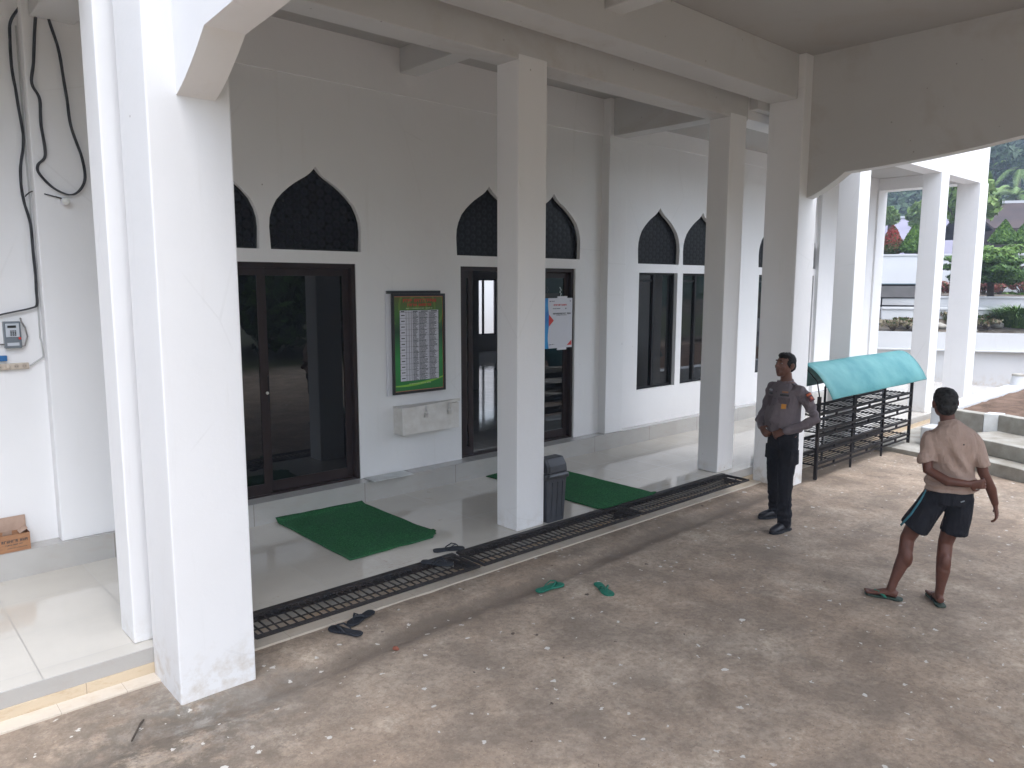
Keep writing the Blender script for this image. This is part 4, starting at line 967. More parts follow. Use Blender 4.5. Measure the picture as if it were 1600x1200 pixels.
tag(cable([(1.20,6.86,3.10),(1.25,6.84,3.14),(1.33,6.76,3.115),(1.40,6.755,3.10),(1.43,6.752,3.09)],.005,False,'thin_wire'),'thin wire crossing from the cable bundle to the lamp holder','wire')
lh = MB(); lh.tube([(0,-.002,0),(0,-.02,0),(0,-.045,0)],[.030,.030,.022],16); lo = lh.build('lamp_holder', M['paper'], None, loc=(1.445,6.768,3.072)); tag(lo,'round white lamp holder on the left pilaster under the cable loop','lamp holder')
MB().ball((0,-.055,0),.028,14,10).build('bulb', mat('milk_glass',(.7,.7,.66),.3), lo, smooth=True)
tag(MB().tube([(1.235,6.893,4.35),(1.235,6.893,2.30),(1.232,6.893,2.02),(1.236,6.88,1.99),(1.243,6.885,1.88),(1.238,6.885,1.865),(1.19,6.88,1.835),(1.145,6.88,1.805)],.006,6).build('wall_conduit', mat('grey_conduit',(.42,.42,.41),.5)),'thin grey wire clipped beside the pilaster, leading to the socket strip','wire')
ss_ = MB(); ss_.box(-.19,.10,-.032,-.002,-.024,.024); so = ss_.build('socket_strip', simple('cream_plastic',(.52,.45,.37),(.45,.38,.31),.5,12), None, loc=(1.04,YW,1.808), bevel=.005); tag(so,'cream socket strip with plug mounted below the meter at the left edge','socket strip')
for i,x in enumerate((-.15,-.095,-.04,.015,.068)):
    MB().tube([(x,-.0325,0),(x,-.036,0)],.017,14).build('socket', mat('socket_ring',(.38,.32,.26),.5), so)
    h_ = MB(); h_.ball((x-.006,-.037,0),.003,6,4); h_.ball((x+.006,-.037,0),.003,6,4); h_.build('pin_hole', M['frame_black'], so)
MB().ball((-.04,-.045,0),(.018,.012,.018),12,8).build('plug', so.data.materials[0], so, smooth=True)
tag(MB().box(.93,1.000,6.872,6.898,1.852,1.895).build('blue_tag', mat('blue_plastic',(.01,.11,.30),.5), bevel=.003),'small blue plastic clip above the socket strip','clip')
cx = empty('cardboard_box',(.885,6.805,ZP+.001), R(1)); tag(cx,'open brown cardboard box with black print on the plinth at the left edge','box')
M['card'] = simple('cardboard', (.36,.19,.10), (.30,.155,.085), .85, 14, .2, .002, .1, 4, (1,1,6)); M['card_in'] = simple('cardboard_inside', (.42,.30,.23), (.36,.25,.19), .9, 14, .1)
w = MB(); hx,hy,hz=.145,.065,.135
w.box(-hx,hx,-hy,-hy+.004,0,hz); w.box(-hx,hx,hy-.004,hy,0,hz); w.box(-hx,-hx+.004,-hy+.004,hy-.004,0,hz); w.box(hx-.004,hx,-hy+.004,hy-.004,0,hz); w.box(-hx+.004,hx-.004,-hy+.004,hy-.004,0,.004); w.build('body', M['card'], cx)
fl = MB(); fl.obox((0,hy+.004,hz+.055),2*hx,.004,.11,rx=R(-6)); fl.build('rear_flap', M['card_in'], cx); fl = MB(); fl.obox((hx-.035,.01,hz+.012),.065,.10,.004,ry=R(-32)); fl.obox((.0,-hy+.02,hz+.018),.06,.004,.045,rx=R(20)); fl.build('side_flap', M['card_in'], cx)
tx = MB(); word_line(tx,-.045,.115,.075,.022,y=-hy-.0002); word_line(tx,-.02,.09,.052,.010,y=-hy-.0002); word_line(tx,-.01,.12,.028,.006,y=-hy-.0002); tx.box(-.095,-.065,-hy-.001,-hy-.0002,.035,.10); tx.build('printed_text', ink, cx)
MB().box(-.092,-.080,-hy-.0018,-hy-.0012,.045,.085).build('print_patch', M['paper'], cx)
# ------------------------------------------------------------------ shoe rack with turquoise cover
def shoe_rack(name, loc, rz, L, W, levels, posts, zlegs, cover, label, coverm, flat=False, Hh=1.0):
    o = empty(name, loc, rz); tag(o,label,'shoe rack')
    for i,x in enumerate(posts):
        for j,y in enumerate((0,W)):
            t_ = .019 if i in (0,len(posts)-1) else .012; zb = zlegs[i]
            MB().box(x-t_,x+t_,y-t_,y+t_,zb,Hh).build('post', M['rack_iron'], o, bevel=.002)
    for z in levels:
        s_ = MB(); s_.box(0,L,-.013,.013,z-.014,z+.012); s_.box(0,L,W-.013,W+.013,z-.014,z+.012); s_.box(0,L,-.012,.010,z-.075,z-.055)
        for k in range(1,7): y = W*k/7; s_.tube([(0,y,z),(L,y,z)],.0065,5)
        n = 2*(len(posts)-1)+1
        for k in range(n): x = L*k/(n-1); s_.box(x-.009,x+.009,.012,W-.012,z-.024,z-.007)
        for k in range(len(posts)-1):
            x = (posts[k]+posts[k+1])/2; s_.box(x-.018,x+.018,-.011,.009,z-.056,z-.013)
        s_.build('shelf', M['rack_iron'], o)
    c_ = MB(); n = 18; th=.008
    if not flat:
        prof = []
        for i in range(n+1):
            t_ = i/n; y = -.19+(W+.42)*t_; z = 1.055+.40*math.sin(math.pi*t_) ** .85 if 0<t_<1 else 1.055
            prof.append((y,z))
        m_ = 26; x0,x1 = cover; V=[]
        for s2 in (0,1):
            for a in range(m_+1):
                u = a/m_; x = x0+(x1-x0)*u
                for (y,z) in prof: V.append((x + .0*y, y, z - s2*th + .006*noise.noise((x*1.3,y*2.0,3)) + .0015*math.sin(x*5)))
        q = (m_+1)*(n+1); I = np.arange(q).reshape(m_+1,n+1); F=[np.stack([I[:-1,:-1],I[1:,:-1],I[1:,1:],I[:-1,1:]],-1).reshape(-1,4)]; F.append(F[0][:,::-1]+q)
        b_ = np.concatenate([I[:,0],I[-1,1:],I[::-1,-1][1:],I[0,::-1][1:-1]]); b2=np.roll(b_,-1); F.append(np.stack([b_,b_+q,b2+q,b2],1))
        npmesh('cover', V, np.concatenate(F), coverm, o, smooth=True)
        hp = MB()
        for x in posts: hp.tube([(x,-.0,Hh),(x,.04,1.25),(x,W/2,1.41),(x,W-.03,1.27),(x,W,Hh)],.008,6)
        hp.build('hoop', M['rack_iron'], o)
    return o
shoe_rack('shoe_rack',(9.09,4.33,0),0,3.0,.40,(.20,.41,.62,.83),[0,1.0,2.0,2.98],[0.0,0.0,0.0,.06],(-.05,3.02),'long black iron shoe rack under a curved turquoise cover beside the big column',M['fibre'],Hh=1.06)
# garden rack far behind
p = px(1372,505,20.9)
gr = empty('garden_rack',p,az+.05); tag(gr,'black iron rack with dark sloping canopy standing in the garden beyond the wall','shoe rack')
for x in (0.05,1.02):
    for y in (0,.35): MB().box(x-.016,x+.016,y-.016,y+.016,-.15,1.0-.1*(y>0)).build('post', M['rack_iron'], gr)
for z in (.22,.48,.70):
    s_ = MB(); s_.box(-.25,1.1,-.014,.014,z-.016,z+.014); s_.box(-.25,1.1,.34,.365,z-.016,z+.014)
    for k in (1,2,3): s_.box(-.25,1.1,.35*k/4-.006,.35*k/4+.006,z-.006,z+.006)
    s_.build('shelf', M['rack_iron'], gr)
cn = MB(); cn.prism([(-.30,.72),(-.12,1.02),(.30,1.07),(.50,.98),(.50,.965),(.29,1.05),(-.10,1.0),(-.285,.71)],-.3,1.16,'x'); cn.build('canopy', simple('dark_canopy',(.045,.042,.042),(.03,.03,.03),.6,5), gr)
MB().box(-.32,1.18,-.08,.30,1.072,1.09).build('canopy_top', simple('faded_teal_top',(.06,.14,.17),(.08,.17,.2),.5,5), gr)
# ------------------------------------------------------------------ people
def skinmat(name, base, dark):
    m = mat(name, base, .52, 0, .4); g = N(m); v = g.coord('Object'); g.color(g.mix(g.ramp(g.noise(v, 14, 5, .6),(.3,0),(.7,1)), dark, base))
    g.bump(g.noise(v, 180, 3, .6), .15, .002); g.b.inputs['Subsurface Weight'].default_value=.06; g.b.inputs['Subsurface Radius'].default_value=(.02,.008,.004); return m
def cloth(name, c1, c2, rough=.85, scale=9):
    m = mat(name, c1, rough, 0, .15); g = N(m); v = g.coord('Object'); g.color(g.mix(g.ramp(g.noise(v, scale, 5, .6),(.3,0),(.7,1)), c1, c2))
    v2 = g.coord('Object', (1,1,.42), (0,R(28),0)); v3 = g.coord('Object', (1,1,.5), (0,R(-35),0))
    h = g.math('ADD', g.math('MULTIPLY', g.noise(v2, 11, 3, .5, .9), 2.2), g.math('MULTIPLY', g.noise(v3, 19, 3, .5, .7), 1.0)); h = g.math('ADD', h, g.math('MULTIPLY', g.noise(v, 240, 2, .5), .12)); g.bump(h, .85, .014); return m
def fuse(mb, name, m, parent, voxel=.006, smooth=3, folds=None, loc=None, rotz=0):
    """merge all pieces of mb into one continuous surface (voxel remesh + smoothing)"""
    o = mb.build(name, m, None); r_ = o.modifiers.new('r','REMESH'); r_.mode='VOXEL'; r_.voxel_size=voxel; r_.use_smooth_shade=True
    if smooth: s_ = o.modifiers.new('s','SMOOTH'); s_.factor=.5; s_.iterations=smooth
    dg = bpy.context.evaluated_depsgraph_get(); dg.update(); me = bpy.data.meshes.new_from_object(o.evaluated_get(dg)); me.name = name
    o.modifiers.clear(); o.data = me
    if folds:
        n = len(me.vertices); co = np.empty(n*3,dtype=np.float32); no = np.empty(n*3,dtype=np.float32); me.vertices.foreach_get('co',co); me.vertices.foreach_get('normal',no)
        co = co.reshape(-1,3); no = no.reshape(-1,3); dsp = np.array([folds(*p) for p in co.tolist()],dtype=np.float32); co += no*dsp[:,None]; me.vertices.foreach_set('co',co.ravel())
    me.polygons.foreach_set('use_smooth',[True]*len(me.polygons)); me.update()
    if parent is not None: o.parent = parent
    if loc is not None: o.location = loc; o.rotation_euler.z = rotz
    return o
def V3(*a): return Vector(a)
def limb(w, pts, rs, n=14, ends=True, **k):
    w.tube(pts, rs, n, **k)
    if ends:
        for p,r_ in ((pts[0],rs[0]),(pts[-1],rs[-1])):
            q = r_ if isinstance(r_,(int,float)) else min(r_); w.ball(p,q,12,8)
def hand(w, wrist, direc, palm_n, thumb_side, curl=(.35,.45,.5,.6), L=.185, curlt=.4):
    """palm + 5 fingers. direc: wrist->fingers; palm_n: out of the palm; thumb_side: +-1 along cross"""
    d = Vector(direc).normalized(); n_ = Vector(palm_n); n_ = (n_-d*n_.dot(d)).normalized(); s_ = d.cross(n_).normalized()*thumb_side; wr = Vector(wrist); u = L/.185
    w.tube([wr-d*.02*u, wr+d*.01*u, wr+d*.045*u, wr+d*.085*u, wr+d*.098*u],[(.024*u,.019*u),(.027*u,.018*u),(.038*u,.015*u),(.040*u,.013*u),(.034*u,.010*u)],12,side=s_)
    for i,(off,ln,c) in enumerate(((.030,.074,curl[0]),(.010,.082,curl[1]),(-.011,.076,curl[2]),(-.031,.060,curl[3]))):
        b = wr + d*.088*u + s_*off*u; dd = (d + s_*off*3.2).normalized(); pts=[b-dd*.012*u]; cur=b; a=0
        for j,f in enumerate((.45,.31,.24)):
            a += c*(.55,1.1,.8)[j]; v = (dd*math.cos(a)+n_*math.sin(a)); pts.append(cur); cur = cur + v*ln*f*u
        pts.append(cur); w.tube(pts,[.0092*u,.0092*u,.0085*u,.0078*u,.0066*u],8); w.ball(cur,.0066*u,8,6); w.ball(pts[2],.0088*u,8,6)
    tb = wr + d*.028*u + s_*.026*u; t1 = tb + (d*.55+s_*.75+n_*.25).normalized()*.036*u; t2 = t1 + (d*.85+s_*(.45-curlt*.6)+n_*curlt).normalized()*.030*u; t3 = t2 + (d*.9+s_*(.2-curlt*.6)+n_*(curlt+.1)).normalized()*.024*u
    w.tube([tb-s_*.012*u,tb,t1,t2,t3],[.013*u,.0135*u,.011*u,.0098*u,.0075*u],8); w.ball(t3,.0075*u,8,6)
def head_parts(w, c, tilt=0, pitch=0, yaw_=0, s=1.0):
    """head centred at c, facing local +Y"""
    Mx = (Matrix.Rotation(yaw_,3,'Z') @ Matrix.Rotation(pitch,3,'X') @ Matrix.Rotation(tilt,3,'Y')); c = Vector(c)
    P = lambda x,y,z: c + Mx@Vector((x*s,y*s,z*s)); B = lambda p,r_: w.ball(P(*p), tuple(q*s for q in r_), 22, 16, Mx)
    B((0,-.012,.030),(.077,.094,.088)); B((0,.030,-.010),(.064,.066,.085)); B((0,.038,-.062),(.050,.050,.048)); B((0,.062,-.092),(.024,.022,.020))
    B((0,.010,-.048),(.062,.062,.052)); B((.040,.058,-.022),(.024,.022,.024)); B((-.040,.058,-.022),(.024,.022,.024))
    w.tube([P(0,.084,.030),P(0,.103,.006),P(0,.112,-.014),P(0,.094,-.024)],[.009*s,.012*s,.016*s,.010*s],8); B((.014,.092,-.020),(.010,.011,.009)); B((-.014,.092,-.020),(.010,.011,.009))
    B((0,.084,.040),(.052,.014,.010)); B((0,.086,-.050),(.024,.012,.007)); B((0,.083,-.062),(.020,.011,.007))
    for sx in (-1,1):
        B((sx*.080,-.010,-.004),(.008,.020,.033)); B((sx*.086,-.018,.004),(.006,.016,.024)); 
    return P, Mx
def face_bits(P, Mx, parent, s=1.0, brow=True):
    e = MB()
    for sx in (-1,1): e.ball(P(sx*.030,.078,.016),(.012*s,.0075*s,.006*s),12,8,Mx)
    eo = e.build('eyes', mat('eye_white',(.26,.23,.21),.5), parent, smooth=True); e = MB()
    for sx in (-1,1): e.ball(P(sx*.030,.0852,.016),(.006*s,.003*s,.0065*s),10,8,Mx)
    e.build('iris', M['frame_black'], eo, smooth=True)
    b = MB()
    for sx in (-1,1): b.tube([P(sx*.012,.092,.036),P(sx*.030,.092,.042),P(sx*.050,.080,.036)],[.003,.0045,.002],6)
    b.build('eyebrows', M['hair_black'], parent, smooth=True)
    l = MB(); l.ball(P(0,.0955,-.051),(.022*s,.004*s,.005*s),12,8,Mx); l.ball(P(0,.093,-.060),(.018*s,.004*s,.005*s),12,8,Mx); l.build('lips', mat('lips',(.16,.06,.05),.5), parent, smooth=True)
M['hair_black'] = simple('black_hair', (.006,.005,.005), (.014,.012,.011), .6, 60, .6, .004, .15)
M['hair_grey'] = simple('greying_hair', (.010,.009,.009), (.045,.045,.045), .65, 45, .7, .005, .15, 7)
SK1 = skinmat('skin_officer', (.165,.075,.05), (.12,.052,.035)); SK2 = skinmat('skin_brown', (.135,.052,.034), (.095,.036,.023))
M['uniform'] = cloth('grey_brown_uniform', (.185,.155,.165), (.15,.125,.135)); M['trousers'] = cloth('black_trousers', (.011,.011,.014), (.018,.018,.022)); M['shoe'] = mat('black_shoe_leather', (.012,.013,.019), .45)
M['shirt_tan'] = cloth('faded_tan_shirt', (.43,.315,.26), (.36,.26,.215), .9, 6); M['shorts'] = cloth('black_shorts', (.012,.013,.017), (.02,.02,.025), .8)
# ================= officer (faces roughly along the facade to the left)
OX,OY,OA = 7.10,3.735,R(163-90)
def officer():
    w = MB(); sh = 1.435
    TORSO = [((0,-.005,.90),(.155,.105)),((0,.0,1.00),(.160,.118)),((0,.018,1.10),(.158,.130)),((0,.010,1.20),(.160,.120)),((0,0,1.31),(.175,.112)),((0,-.006,1.40),(.172,.098)),((0,-.010,1.455),(.115,.075)),((0,-.005,1.49),(.066,.062))]
    w.tube([p for p,_ in TORSO],[r_ for _,r_ in TORSO],22,side=(1,0,0))
    w.tube([(0,-.008,1.45),(0,.0,1.52),(0,.008,1.57)],[.062,.056,.055],16)
    P,Mx = head_parts(w,(0,.020,1.645),tilt=0,pitch=R(7),yaw_=R(-2),s=1.05)
    legs = {}
    for sx,foot,toe in ((1,V3(.190,-.120,.085),None),(-1,V3(-.190,.130,.085),None)):
        hip = V3(sx*.085,0,.93); knee = V3(sx*.138, (foot.y)*.5+.02, .50); limb(w,[hip,(hip+knee)/2,knee,knee+(foot-knee)*.3,foot],[.085,.072,.052,.052,.036]); legs[sx]=(hip,knee,foot)
        w.tube([foot+V3(0,-.045,-.045),foot+V3(0,.03,-.045),foot+V3(0,.11,-.055)],[(.022,.022),(.024,.022),(.022,.012)],12,side=(1,0,0))
    LA = [V3(-.185,-.010,1.405),V3(-.262,-.060,1.27),V3(-.322,-.085,1.145),V3(-.240,.040,1.055),V3(-.150,.130,1.010)]   # his left arm, elbow out
    RA = [V3(.185,-.010,1.405),V3(.250,-.030,1.27),V3(.295,-.030,1.140),V3(.245,.085,1.050),V3(.165,.140,1.000)]
    for A in (LA,RA): limb(w,A,[.052,.047,.040,.036,.027])
    hand(w,LA[-1]+V3(.005,.008,-.004),(.80,.35,-.38),(.15,-.9,-.3),-1,(.5,.6,.7,.8),.185,.3); hand(w,RA[-1]+V3(-.005,.006,-.004),(-.82,.28,-.35),(-.15,-.9,-.3),1,(.6,.7,.8,.9),.185,.3)
    o = fuse(w,'person',SK1,None,.0055,4,loc=(OX,OY,0),rotz=OA)
    tag(o,'man in grey-brown uniform shirt and black trousers, hands at his belt, by the column','person')
    face_bits(P,Mx,o,1.05)
    h_ = MB(); B=lambda p,r_: h_.ball(P(*p),r_,22,16,Mx); B((0,-.015,.046),(.0805,.094,.085)); B((0,.026,.088),(.062,.060,.037)); B((.054,-.012,.026),(.029,.060,.052)); B((-.054,-.012,.026),(.029,.060,.052)); B((0,-.058,.000),(.068,.050,.066))
    # cut the hair away from the face: keep short sides
    ho = fuse(h_,'hair',M['hair_black'],o,.005,2,folds=lambda x,y,z:.003*noise.noise((x*60,y*60,z*60)))
    # shirt
    s_ = MB(); T = [((0,-.005,.985),(.172,.135)),((0,.005,1.02),(.182,.150)),((0,.026,1.10),(.188,.162)),((0,.014,1.20),(.186,.148)),((0,.002,1.31),(.190,.130)),((0,-.005,1.395),(.186,.112)),((0,-.010,1.450),(.130,.088)),((0,-.006,1.478),(.078,.072))]
    s_.tube([p for p,_ in T],[r_ for _,r_ in T],24,side=(1,0,0))
    for A in (LA,RA):
        d_ = (A[4]-A[3]).normalized(); limb(s_,[A[0]+V3(0,0,-.004),A[1],A[2],A[3],A[4]-d_*.012],[.062,.057,.052,.046,.038],16)
        s_.ball(A[0]+V3(-A[0].x*.12,0,.0),(.066,.064,.060),14,10)
    def fold(x,y,z):
        arm = min(1,max(0,(abs(x)-.19)/.06)); f = .0055*math.sin(z*70+x*30+9*noise.noise((x*6,y*6,z*5)))*arm
        low = max(0,1-abs(z-1.06)/.12); f += .007*low*noise.noise((x*14,y*14,z*26)); return f + .0045*noise.noise((x*9,y*9,z*7)) + .002*noise.noise((x*25,y*25,z*14))
    so = fuse(s_,'shirt',M['uniform'],o,.007,4,folds=fold)
    co = MB(); co.tube([(0,-.008,1.462),(0,-.004,1.488),(0,-.002,1.498)],[(.082,.074),(.074,.068),(.070,.064)],20,cap=False,side=(1,0,0))
    for sx in (-1,1): co.add([(sx*.004,.072,1.478),(sx*.060,.052,1.498),(sx*.068,.072,1.455),(sx*.030,.102,1.428)],[(0,1,2,3)])
    co.build('collar', M['uniform'], so, smooth=False)
    # chest pockets, straps, badges
    def chest(x,z,off=.0):   # point on the shirt front
        t=(z-1.31)/(.115); ry=(.130+.018*min(1,(1.31-z)/.11)) if z<1.31 else .130-.018*(z-1.31)/.085; rx=.190; return .002+ry*math.sqrt(max(0,1-(x/rx)**2))+off
    def patch(w,x0,x1,z0,z1,off,n=4,th=.003):
        for i in range(n):
            a,b=x0+(x1-x0)*i/n,x0+(x1-x0)*(i+1)/n; q=[(a,chest(a,z0,off),z0),(b,chest(b,z0,off),z0),(b,chest(b,z1,off),z1),(a,chest(a,z1,off),z1)]; w.add(q+[(p[0],p[1]-th-.004,p[2]) for p in q],[(0,3,2,1),(4,5,6,7),(0,1,5,4),(1,2,6,5),(2,3,7,6),(3,0,4,7)])
    M['uniform_dk']=cloth('uniform_pocket',(.125,.10,.105),(.10,.082,.088))
    for sx in (-1,1):
        p_=MB(); patch(p_,sx*.095-.048,sx*.095+.048,1.215,1.315,.008); patch(p_,sx*.095-.052,sx*.095+.052,1.305,1.335,.012); p_.build('pocket',M['uniform_dk'],so)
        b_=MB(); patch(b_,sx*.095-.040,sx*.095+.040,1.352,1.372,.010); b_.build('name_tape',M['frame_black'],so)
    bm=MB(); patch(bm,-.128,-.088,1.228,1.275,.013); bm.build('gold_badge',mat('gold_badge',(.55,.22,.02),.4,0),so)
    bm=MB(); patch(bm,-.125,-.070,1.385,1.400,.010); bm.build('wing_badge',mat('brass_badge',(.35,.15,.06),.4),so); bm=MB(); patch(bm,.065,.120,1.385,1.402,.010); bm.build('silver_badge',mat('silver_badge',(.35,.35,.38),.4),so)
    for i in range(6): z=1.06+.065*i; MB().ball((.0,chest(0,z,.008)+(.02 if z<1.16 else .008 if z<1.25 else 0),z),.0055,8,6).build('button',M['frame_black'],so)
    # shoulder patch on his left sleeve
    c0=V3(-.245,-.025,1.335); ax=(LA[1]-LA[0]).normalized(); out=V3(-.55,.10,.55).normalized(); out=(out-ax*out.dot(ax)).normalized(); sd=ax.cross(out)
    def sl(w,u0,u1,v0,v1,r0=.0655):
        n=6
        for i in range(n):
            a=(u0+(u1-u0)*i/n),(u0+(u1-u0)*(i+1)/n); q=[]
            for (uu,vv) in ((a[0],v0),(a[1],v0),(a[1],v1),(a[0],v1)):
                rr=r0+.0015; q.append(c0+ax*vv+ (out*math.cos(uu)+sd*math.sin(uu))*rr)
            w.add(q,[(0,1,2,3)])
    for nm,(v0,v1,c_) in (('sleeve_patch',(-.045,.045,(.05,.02,.02))),):
        q=MB(); sl(q,-.55,.55,v0,v1,.068); po=q.build(nm,mat('maroon_patch',(.07,.018,.02),.7),so)
        q=MB(); sl(q,-.50,.50,-.036,-.016,.0695); q.build('patch_band',mat('orange_band',(.50,.10,.03),.7),po)
        q=MB(); sl(q,-.24,.24,.000,.030,.0695); q.build('patch_emblem',mat('red_emblem',(.40,.03,.03),.7),po); q=MB(); sl(q,-.08,.08,.008,.022,.0705); q.build('patch_star',mat('gold_star',(.5,.28,.05),.6),po)
    for sx in (-1,1):
        q=MB(); q.obox((sx*.125,-.004,1.4585+.0),.085,.045,.008,ry=R(sx*17)); q.build('epaulette',M['uniform_dk'],so,bevel=.002)
    # trousers
    t_=MB(); t_.tube([(0,0,.80),(0,0,.88),(0,.002,.96),(0,.005,1.005)],[(.155,.112),(.170,.128),(.168,.130),(.163,.130)],22,side=(1,0,0))
    for sx in (-1,1):
        hip,knee,foot=legs[sx]; limb(t_,[hip+V3(0,0,-.02),(hip+knee)/2,knee,knee+(foot-knee)*.5,foot+V3(0,-.004,.035),foot+V3(0,.0,.0)],[.094,.090,.076,.068,.066,.062],16)
        t_.obox((hip+knee)/2*1.0+V3(sx*.085,.0,.03),.022,.12,.15)
    def tf(x,y,z): return .008*noise.noise((x*10,y*10,z*9))+.006*max(0,1-abs(z-.2)/.16)*math.sin(z*75+6*noise.noise((x*7,y*7,z*8)))+.003*noise.noise((x*26,y*26,z*26))
    to=fuse(t_,'trousers',M['trousers'],o,.008,4,folds=tf)
    bt=MB(); bt.tube([(0,.004,.990),(0,.005,1.028)],[(.170,.135),(.172,.138)],24,side=(1,0,0)); bt.build('belt',M['frame_black'],to)
    for sx in (-1,1):
        _,_,foot=legs[sx]; s2=MB(); f=Vector((foot.x,foot.y,0)); a=R(8)*-sx
        m_=Matrix.Translation(f)@Matrix.Rotation(a,4,'Z'); k=MB()
        k.tube([(0,-.085,.045),(0,-.06,.052),(0,0,.058),(0,.07,.050),(0,.13,.040),(0,.175,.032),(0,.190,.026)],[(.026,.028),(.038,.046),(.040,.050),(.046,.042),(.047,.034),(.034,.026),(.014,.016)],16,side=(1,0,0)); k.tube([(0,-.045,.06),(0,-.045,.13)],[(.044,.052),(.042,.050)],14,side=(1,0,0)); k.xform(m_); s2.add(k.v,k.f)
        sh_=fuse(s2,'shoe',M['shoe'],o,.006,3); so2=MB(); out=[(-.030,-.095),(.030,-.095),(.042,-.05),(.040,.02),(.050,.08),(.048,.14),(.028,.185),(0,.196),(-.028,.185),(-.048,.14),(-.050,.08),(-.040,.02),(-.042,-.05)]
        so2.prism(out,0.0,.024).xform(m_); so2.build('sole',M['rubber_black'],sh_,bevel=.003)
    return o
officer()
# ================= old man seen from behind
MX,MY,MA = 6.17,2.00,R(32-90)
def old_man():
    w=MB(); hx=.105
    T=[((hx,-.0,.86),(.150,.105)),((hx,0,.95),(.150,.105)),((hx-.005,-.005,1.06),(.140,.100)),((hx-.01,-.015,1.18),(.155,.108)),((hx-.02,-.025,1.28),(.160,.108)),((hx-.03,-.022,1.345),(.140,.086)),((hx-.04,-.012,1.40),(.085,.064))]
    w.tube([p for p,_ in T],[r_ for _,r_ in T],22,side=(1,0,0))
    w.tube([(hx-.04,-.012,1.38),(hx-.052,.006,1.45),(hx-.058,.015,1.50)],[.058,.052,.052],16)
    P,Mx=head_parts(w,(hx-.072,.030,1.562),tilt=R(-3),pitch=R(2),yaw_=R(6),s=1.02)
    # right (weight) leg and turned-out left leg
    rk=V3(.115,.035,.475); rf=V3(.085,-.02,.075); limb(w,[V3(hx+.075,0,.90),V3(hx+.055,.01,.70),rk,V3(.100,-.012,.36),V3(.095,-.035,.27),V3(.088,-.03,.15),rf],[.088,.074,.053,.052,.050,.034,.031])
    w.ball(V3(.102,-.035,.33),(.045,.050,.085),12,10)
    lk=V3(-.150,.045,.480); lf=V3(-.255,-.02,.080); limb(w,[V3(hx-.075,0,.90),V3(-.055,.03,.70),lk,V3(-.165,.010,.36),V3(-.195,.0,.26),V3(-.235,-.015,.15),lf],[.088,.076,.054,.052,.048,.034,.032])
    w.ball(V3(-.160,-.005,.34),(.050,.048,.085),12,10)
    def foot(an,ang):
        d=V3(math.sin(-ang)*1,math.cos(ang),0); k=MB(); s_=V3(d.y,-d.x,0); b=Vector((an.x,an.y,0))
        k.tube([b-d*.050+V3(0,0,.042),b-d*.02+V3(0,0,.050),b+d*.04+V3(0,0,.048),b+d*.10+V3(0,0,.034),b+d*.145+V3(0,0,.026)],[(.026,.026),(.030,.034),(.034,.030),(.042,.018),(.040,.012)],14,side=s_)
        for i,(o_,l_) in enumerate(((-.030,.050),(-.012,.045),(.004,.040),(.019,.034),(.032,.026))):
            sg = 1 if ang>R(30) else -1
            k.tube([b+d*.135+s_*o_*-sg+V3(0,0,.027),b+d*(.150+l_*.5)+s_*o_*-sg*1.05+V3(0,0,.026),b+d*(.142+l_)+s_*o_*-sg*1.05+V3(0,0,.022)],[.012 if i==0 else .009]*3,8)
        w.add(k.v,k.f); return b,d,s_
    LF=foot(lf,R(74)); RF=foot(rf,R(4))
    sR=V3(hx+.118,-.030,1.315); RA=[sR,V3(hx+.165,-.035,1.20),V3(hx+.205,-.045,1.055),V3(hx+.275,-.010,.93),V3(hx+.320,.030,.815)]
    limb(w,RA,[.050,.044,.037,.036,.025]); hand(w,RA[-1],(.25,.12,-1),(-.75,.35,-.1),1,(.25,.35,.45,.55),.188,.35)
    sL=V3(hx-.160,-.030,1.312); LA=[sL,V3(hx-.190,-.065,1.20),V3(hx-.185,-.105,1.070),V3(hx-.06,-.165,1.005),V3(hx+.075,-.165,.995)]
    limb(w,LA,[.050,.044,.038,.036,.026]); hand(w,LA[-1],(1,.10,.03),(.0,1,.1),-1,(.55,.65,.7,.8),.180,.5)
    o=fuse(w,'person',SK2,None,.0055,4,loc=(MX,MY,0),rotz=MA); tag(o,'older man from behind','person')
    o['label']='older man seen from behind in tan shirt and black shorts, one arm behind his back'
    face_bits(P,Mx,o,1.02)
    h_=MB(); B=lambda p,r_: h_.ball(P(*p),r_,22,16,Mx); B((0,-.020,.040),(.083,.096,.084)); B((0,-.048,-.012),(.073,.060,.066)); B((0,-.05,-.05),(.058,.045,.035)); B((0,.015,.075),(.064,.066,.044))
    fuse(h_,'hair',M['hair_grey'],o,.005,2,folds=lambda x,y,z:.004*noise.noise((x*50,y*50,z*50)))
    # shirt
    s_=MB(); S=[((hx,.0,.90),(.172,.130)),((hx,0,.96),(.170,.126)),((hx-.005,-.005,1.06),(.160,.118)),((hx-.01,-.015,1.18),(.168,.124)),((hx-.02,-.025,1.27),(.182,.124)),((hx-.025,-.024,1.325),(.180,.110)),((hx-.032,-.020,1.368),(.142,.092)),((hx-.038,-.014,1.402),(.094,.074)),((hx-.045,-.008,1.428),(.066,.060))]
    s_.tube([p for p,_ in S],[r_ for _,r_ in S],24,side=(1,0,0))
    for A,e in ((RA,.30),(LA,.30)):
        end=A[1].lerp(A[2],.62); s_.tube([A[0]+V3(0,0,-.006),A[1],end],[.056,.062,.066],16); s_.ball(A[0]+V3(0,0,-.004),(.056,.058,.050),14,10)
